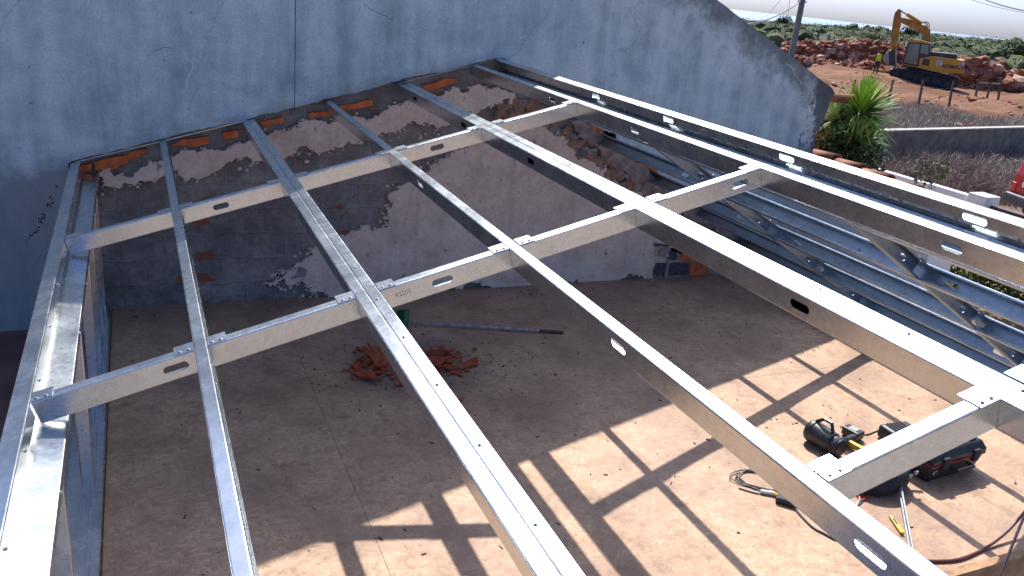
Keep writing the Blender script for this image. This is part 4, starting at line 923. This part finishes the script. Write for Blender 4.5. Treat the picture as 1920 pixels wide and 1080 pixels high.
# black canister on its side
c0, c1 = onz(1522, 806, .085), onz(1578, 843, .07); ax = (c1 - c0).normalized()
cn = empty('canister', ((c0.x + c1.x) / 2, (c0.y + c1.y) / 2, 0), 'fat black cylindrical canister lying on the sunlit floor', 'canister')
bd = MB().tube([c0 - ax * .02, c0, c0 + ax * .015, c0 + ax * .03, c0.lerp(c1, .7), c0.lerp(c1, .74), c0.lerp(c1, .78), c1 - ax * .01, c1], [.066, .078, .080, .076, .076, .066, .070, .068, .058], 28).build('barrel', M['black'], cn, smooth=False)
bevel(bd, .003); MB().tube([c0.lerp(c1, .80), c0.lerp(c1, .9)], .0715, 28).build('focus_ring', M['black_matt'], cn)
st = [c0 + EZ * .08 + ax * .02, c0 + EZ * .125 + ax * .07, c0 + EZ * .13 + ax * .13, c0.lerp(c1, .62) + EZ * .08]; MB().tube(st, .012, 8).build('carry_handle', M['black'], cn)
# cordless drill lying on its side
d0 = onz(1594, 824, .035); dx = (onz(1622, 812, .035) - d0).normalized(); dy = Vector((-dx.y, dx.x, 0))
dr = empty('cordless_drill', (d0.x, d0.y, 0), 'black and yellow cordless drill lying beside the black canister', 'drill')
MB().tube([d0 - dx * .09, d0 - dx * .085, d0 + dx * .03, d0 + dx * .06], [.024, .031, .031, .026], 14).build('motor_housing', M['black'], dr); MB().tube([d0 + dx * .06, d0 + dx * .085, d0 + dx * .11], [.021, .021, .010], 12).build('chuck', M['grey_pl'], dr)
bevel(MB().box(d0 - dx * .05 - dy * .08, (.038, .13, .04), (dx, dy, EZ)).build('grip', M['yellow_pl'], dr), .01); bevel(MB().box(d0 - dx * .03 - dy * .165 + EZ * .002, (.115, .06, .07), (dx, dy, EZ)).build('battery', M['black'], dr), .008)
MB().box(d0 - dx * .03 - dy * .165 + EZ * .038, (.07, .04, .004), (dx, dy, EZ)).build('battery_label', M['grey_pl'], dr)
# small measuring device with a grey display
g0 = onz(1600, 808, .05); gd = empty('gauge', (g0.x, g0.y, 0), 'small black handheld gauge with grey display among the tools', 'gauge')
bevel(MB().box(g0 - EZ * .012, (.085, .13, .06), (dx, dy, EZ)).build('case', M['black'], gd), .01); MB().box(g0 + EZ * .0195, (.06, .06, .003), (dx, dy, EZ)).build('display', M['grey_pl'], gd)
# black charger
k0 = onz(1675, 812, .06); kx = (onz(1720, 806, .06) - k0).normalized(); ky = Vector((-kx.y, kx.x, 0)); ch = empty('battery_charger', (k0.x, k0.y, 0), 'black battery charger half hidden behind the near blocking piece', 'charger')
bevel(MB().box(k0 - EZ * .005 + kx * .05, (.26, .15, .10), (kx, ky, EZ)).build('case', M['black'], ch), .025, 3)
for q in range(5): MB().box(k0 + kx * (-.02 + .03 * q) + EZ * .047, (.012, .11, .008), (kx, ky, EZ)).build('vent', M['black_matt'], ch)
# tool case
tx = (onz(1846, 878) - onz(1738, 912)).normalized(); ty = Vector((-tx.y, tx.x, 0)); cc = onz(1738, 912) + tx * .28 + ty * .17
tb = empty('tool_case', (cc.x, cc.y, 0), 'rugged black tool case with red seal standing on the sunlit floor', 'tool case')
T = lambda a, b, c: cc + tx * a + ty * b + EZ * c
lowr = MB().prism([T(-.25, -.14, .0), T(.25, -.14, .0), T(.25, .14, .0), T(-.25, .14, .0)], (0, 0, .001)); lowr = MB()
vs = [T(sx * a, sy * b, z) for z, a, b in ((0, .245, .14), (.13, .275, .165)) for sx, sy in ((-1, -1), (1, -1), (1, 1), (-1, 1))]
lowr.add(vs, [(0, 3, 2, 1), (4, 5, 6, 7)] + [(i, (i + 1) % 4, (i + 1) % 4 + 4, i + 4) for i in range(4)]); bevel(lowr.build('tub', M['black'], tb), .015, 3)
bevel(MB().box(T(0, 0, .136), (.565, .345, .010), (tx, ty, EZ)).build('seal', M['red'], tb), .004)
li = MB(); vs = [T(sx * a, sy * b, z) for z, a, b in ((.142, .285, .175), (.175, .28, .17), (.225, .25, .14)) for sx, sy in ((-1, -1), (1, -1), (1, 1), (-1, 1))]
li.add(vs, [(0, 3, 2, 1), (8, 9, 10, 11)] + [(r_ * 4 + i, r_ * 4 + (i + 1) % 4, r_ * 4 + (i + 1) % 4 + 4, r_ * 4 + i + 4) for r_ in (0, 1) for i in range(4)]); lid = bevel(li.build('lid', M['black'], tb), .014, 3)
for a in (-.17, -.06, .06, .17): bevel(MB().box(T(a, 0, .229), (.075, .25, .014), (tx, ty, EZ)).build('lid_rib', M['black'], lid), .006)
for a in (-.16, .16): bevel(MB().box(T(a, -.175, .145), (.06, .022, .085), (tx, ty, EZ)).build('latch', M['black_matt'], tb), .005)
MB().tube([T(-.09, -.17, .10), T(-.085, -.22, .105), T(.085, -.22, .105), T(.09, -.17, .10)], .012, 8).build('carry_handle', M['black_matt'], tb)
MB().tube([T(-.215 + .02 * math.cos(q * .628), -.16, .075 + .02 * math.sin(q * .628)) for q in range(8)], .0035, 6).build('ring', M['cyl'], tb)
MB().tube([T(-.31, -.10, .13), T(-.42, -.06, .12)], .012, 8).build('pull_bar', M['cyl'], tb)
# tool bag with pale lettering patch
q0 = onz(1668, 922, .0) + ty * .10; bgm = empty('tool_bag', q0, 'soft black round tool bag slumped under the near blocking piece', 'tool bag')
mb = MB(); n = 26; rows = [(0, .15), (.02, .185), (.09, .195), (.14, .17), (.165, .11), (.17, .0)]; vs = []
for z, r_ in rows:
    for k in range(n):
        a = 2 * math.pi * k / n; rr_ = r_ * (1 + .10 * noise.noise(Vector((math.cos(a) * 1.5, math.sin(a) * 1.5, z * 12)))); vs.append(q0 + tx * rr_ * 1.15 * math.cos(a) + ty * rr_ * .8 * math.sin(a) + EZ * z)
mb.add(vs, [(i * n + k, i * n + (k + 1) % n, (i + 1) * n + (k + 1) % n, (i + 1) * n + k) for i in range(len(rows) - 1) for k in range(n)]); mb.build('bag', M['black_matt'], bgm, smooth=True)
MB().tube([q0 - tx * .12 + EZ * .15, q0 - tx * .06 + EZ * .23, q0 + tx * .06 + EZ * .23, q0 + tx * .12 + EZ * .15], .012, 8).build('handle', M['black'], bgm)
for k in range(3): bevel(MB().box(q0 + tx * (.06 + .05 * k) - ty * .135 + EZ * (.10 + .012 * k), (.035, .012, .022), (tx, ty, EZ)).build('buckle', M['grey_pl'], bgm), .003)
# steel rods
for k, lab in enumerate(('thin steel rod lying on the floor, the one nearer the tool case', 'thin steel rod lying on the floor, the one nearer the knife')):
    a, b = onz(1686 - 3 * k, 893 + 4 * k, .08 - .03 * k), onz(1712 - 7 * k, 1030 - 4 * k, .006); tag(MB().tube([a, b], .0065, 8).build('steel_rod', M['grey_pl'], origin=a), lab, 'rod', 'steel rods', 'thing')
# utility knife
a, b = onz(1668, 970, .006), onz(1692, 1002, .006); ax = (b - a).normalized(); sx = Vector((-ax.y, ax.x, 0)); kn = empty('utility_knife', (a + b) / 2, 'yellow utility knife lying open on the sunlit floor', 'knife')
bevel(MB().prism([a - sx * .004, a + sx * .012, a.lerp(b, .5) + sx * .016, b + sx * .012, b - sx * .012, a.lerp(b, .5) - sx * .008], (0, 0, .014)).build('handle', M['yellow_pl'], kn), .003); MB().box(a.lerp(b, .35) + EZ * .0145 + sx * .003, (.05, .01, .004), (ax, sx, EZ)).build('slider', M['black'], kn)
MB().prism([a + ax * .0, a - ax * .035 + sx * .004, a + sx * .008], (0, 0, .002)).build('blade', M['cyl'], kn)
# red pliers
a = onz(1612, 940, .006); pr = empty('pliers', a, 'small red-handled pliers lying beside the purlin', 'pliers'); d1 = (onz(1622, 928) - onz(1604, 952)).normalized(); s1 = Vector((-d1.y, d1.x, 0))
for s_ in (-1, 1): MB().tube([a + d1 * .01, a + d1 * .05 + s1 * s_ * .018 + EZ * .002, a + d1 * .11 + s1 * s_ * .022 + EZ * .002], .007, 8).build('handle', M['red'], pr)
MB().tube([a + d1 * .012, a - d1 * .03, a - d1 * .06], [.014, .011, .004], 8).build('jaw', M['cyl'], pr)
# coiled lead with plug
def curve(pts, n=8):
    pts = [Vector(p) for p in pts]; out = []
    for i in range(len(pts) - 1):
        p0, p1, p2, p3 = pts[max(i - 1, 0)], pts[i], pts[i + 1], pts[min(i + 2, len(pts) - 1)]
        for k in range(n):
            t_ = k / n; out.append(.5 * ((2 * p1) + (p2 - p0) * t_ + (2 * p0 - 5 * p1 + 4 * p2 - p3) * t_ * t_ + (3 * p1 - p0 - 3 * p2 + p3) * t_ ** 3))
    return out + [pts[-1]]
cl = onz(1412, 902, .0); le = empty('coiled_lead', cl, 'thin grey power lead loosely coiled on the floor beside the purlin', 'lead')
pts = []; r2 = random.Random(6); u1 = (onz(1470, 925) - onz(1360, 893)); v1 = (onz(1425, 880) - onz(1405, 925))
for k in range(34):
    a = k * .78; sc_ = .40 + .12 * math.sin(k * .9); pts.append(cl + u1 * (sc_ * math.cos(a) + .05) + v1 * ((.33 + .1 * math.cos(k * .7)) * math.sin(a)) + EZ * (.006 + .0015 * (k % 6)))
MB().tube(curve(pts, 5), .004, 6).build('cord', M['cable_g'], le)
MB().tube(curve([onz(1385, 915, .005), onz(1420, 925, .005), onz(1436, 922, .012)]), .004, 6).build('cord', M['cable_g'], le)
pa, pb_ = onz(1426, 921, .014), onz(1450, 925, .014); MB().tube([pa, pb_], [.012, .014], 10).build('connector', M['whitepl'], le); MB().tube([pb_, onz(1462, 931, .016)], [.014, .009], 10).build('socket', M['yellow_pl'], le)
bevel(MB().box(onz(1475, 938, .02), (.12, .07, .04), (u1.normalized(), v1.normalized(), EZ)).build('adapter', M['black'], le), .01)
lab = [('thin dark cord running under the second single purlin', [(1480, 942), (1520, 985), (1545, 1000), (1570, 1012), (1600, 1010)], 'cable_g', .006), ('thin black cord from the drill to the charger', [(1575, 800), (1600, 804), (1622, 815), (1650, 806), (1672, 806)], 'black', .004)]
for l_, pp, m_, r_ in lab: 
    q = [onz(x, y, r_ + .001) for x, y in pp]; tag(MB().tube(curve(q), r_, 6).build('cord', M[m_], origin=q[0]), l_, 'cord', kind='thing')
q = [onz(1700, 1049, .009), onz(1752, 1052, .009), onz(1800, 1048, .009), onz(1850, 1026, .012), onz(1890, 995, .05), Vector(onz(1925, 955, .12))]; tag(MB().tube(curve(q), .0085, 8).build('cable', M['cable_r'], origin=q[0]), 'brown cable curving across the floor corner toward the picture edge', 'cable', kind='thing')
q = [onz(1930, 945, .14), onz(1905, 1005, .10), onz(1885, 1055, .06), onz(1872, 1084, .04), onz(1860, 1110, .03)]; tag(MB().tube(curve(q), .0075, 8).build('cable', M['cable_r'], origin=q[0]), 'brown cable hanging steeply past the floor edge plank', 'cable', kind='thing')
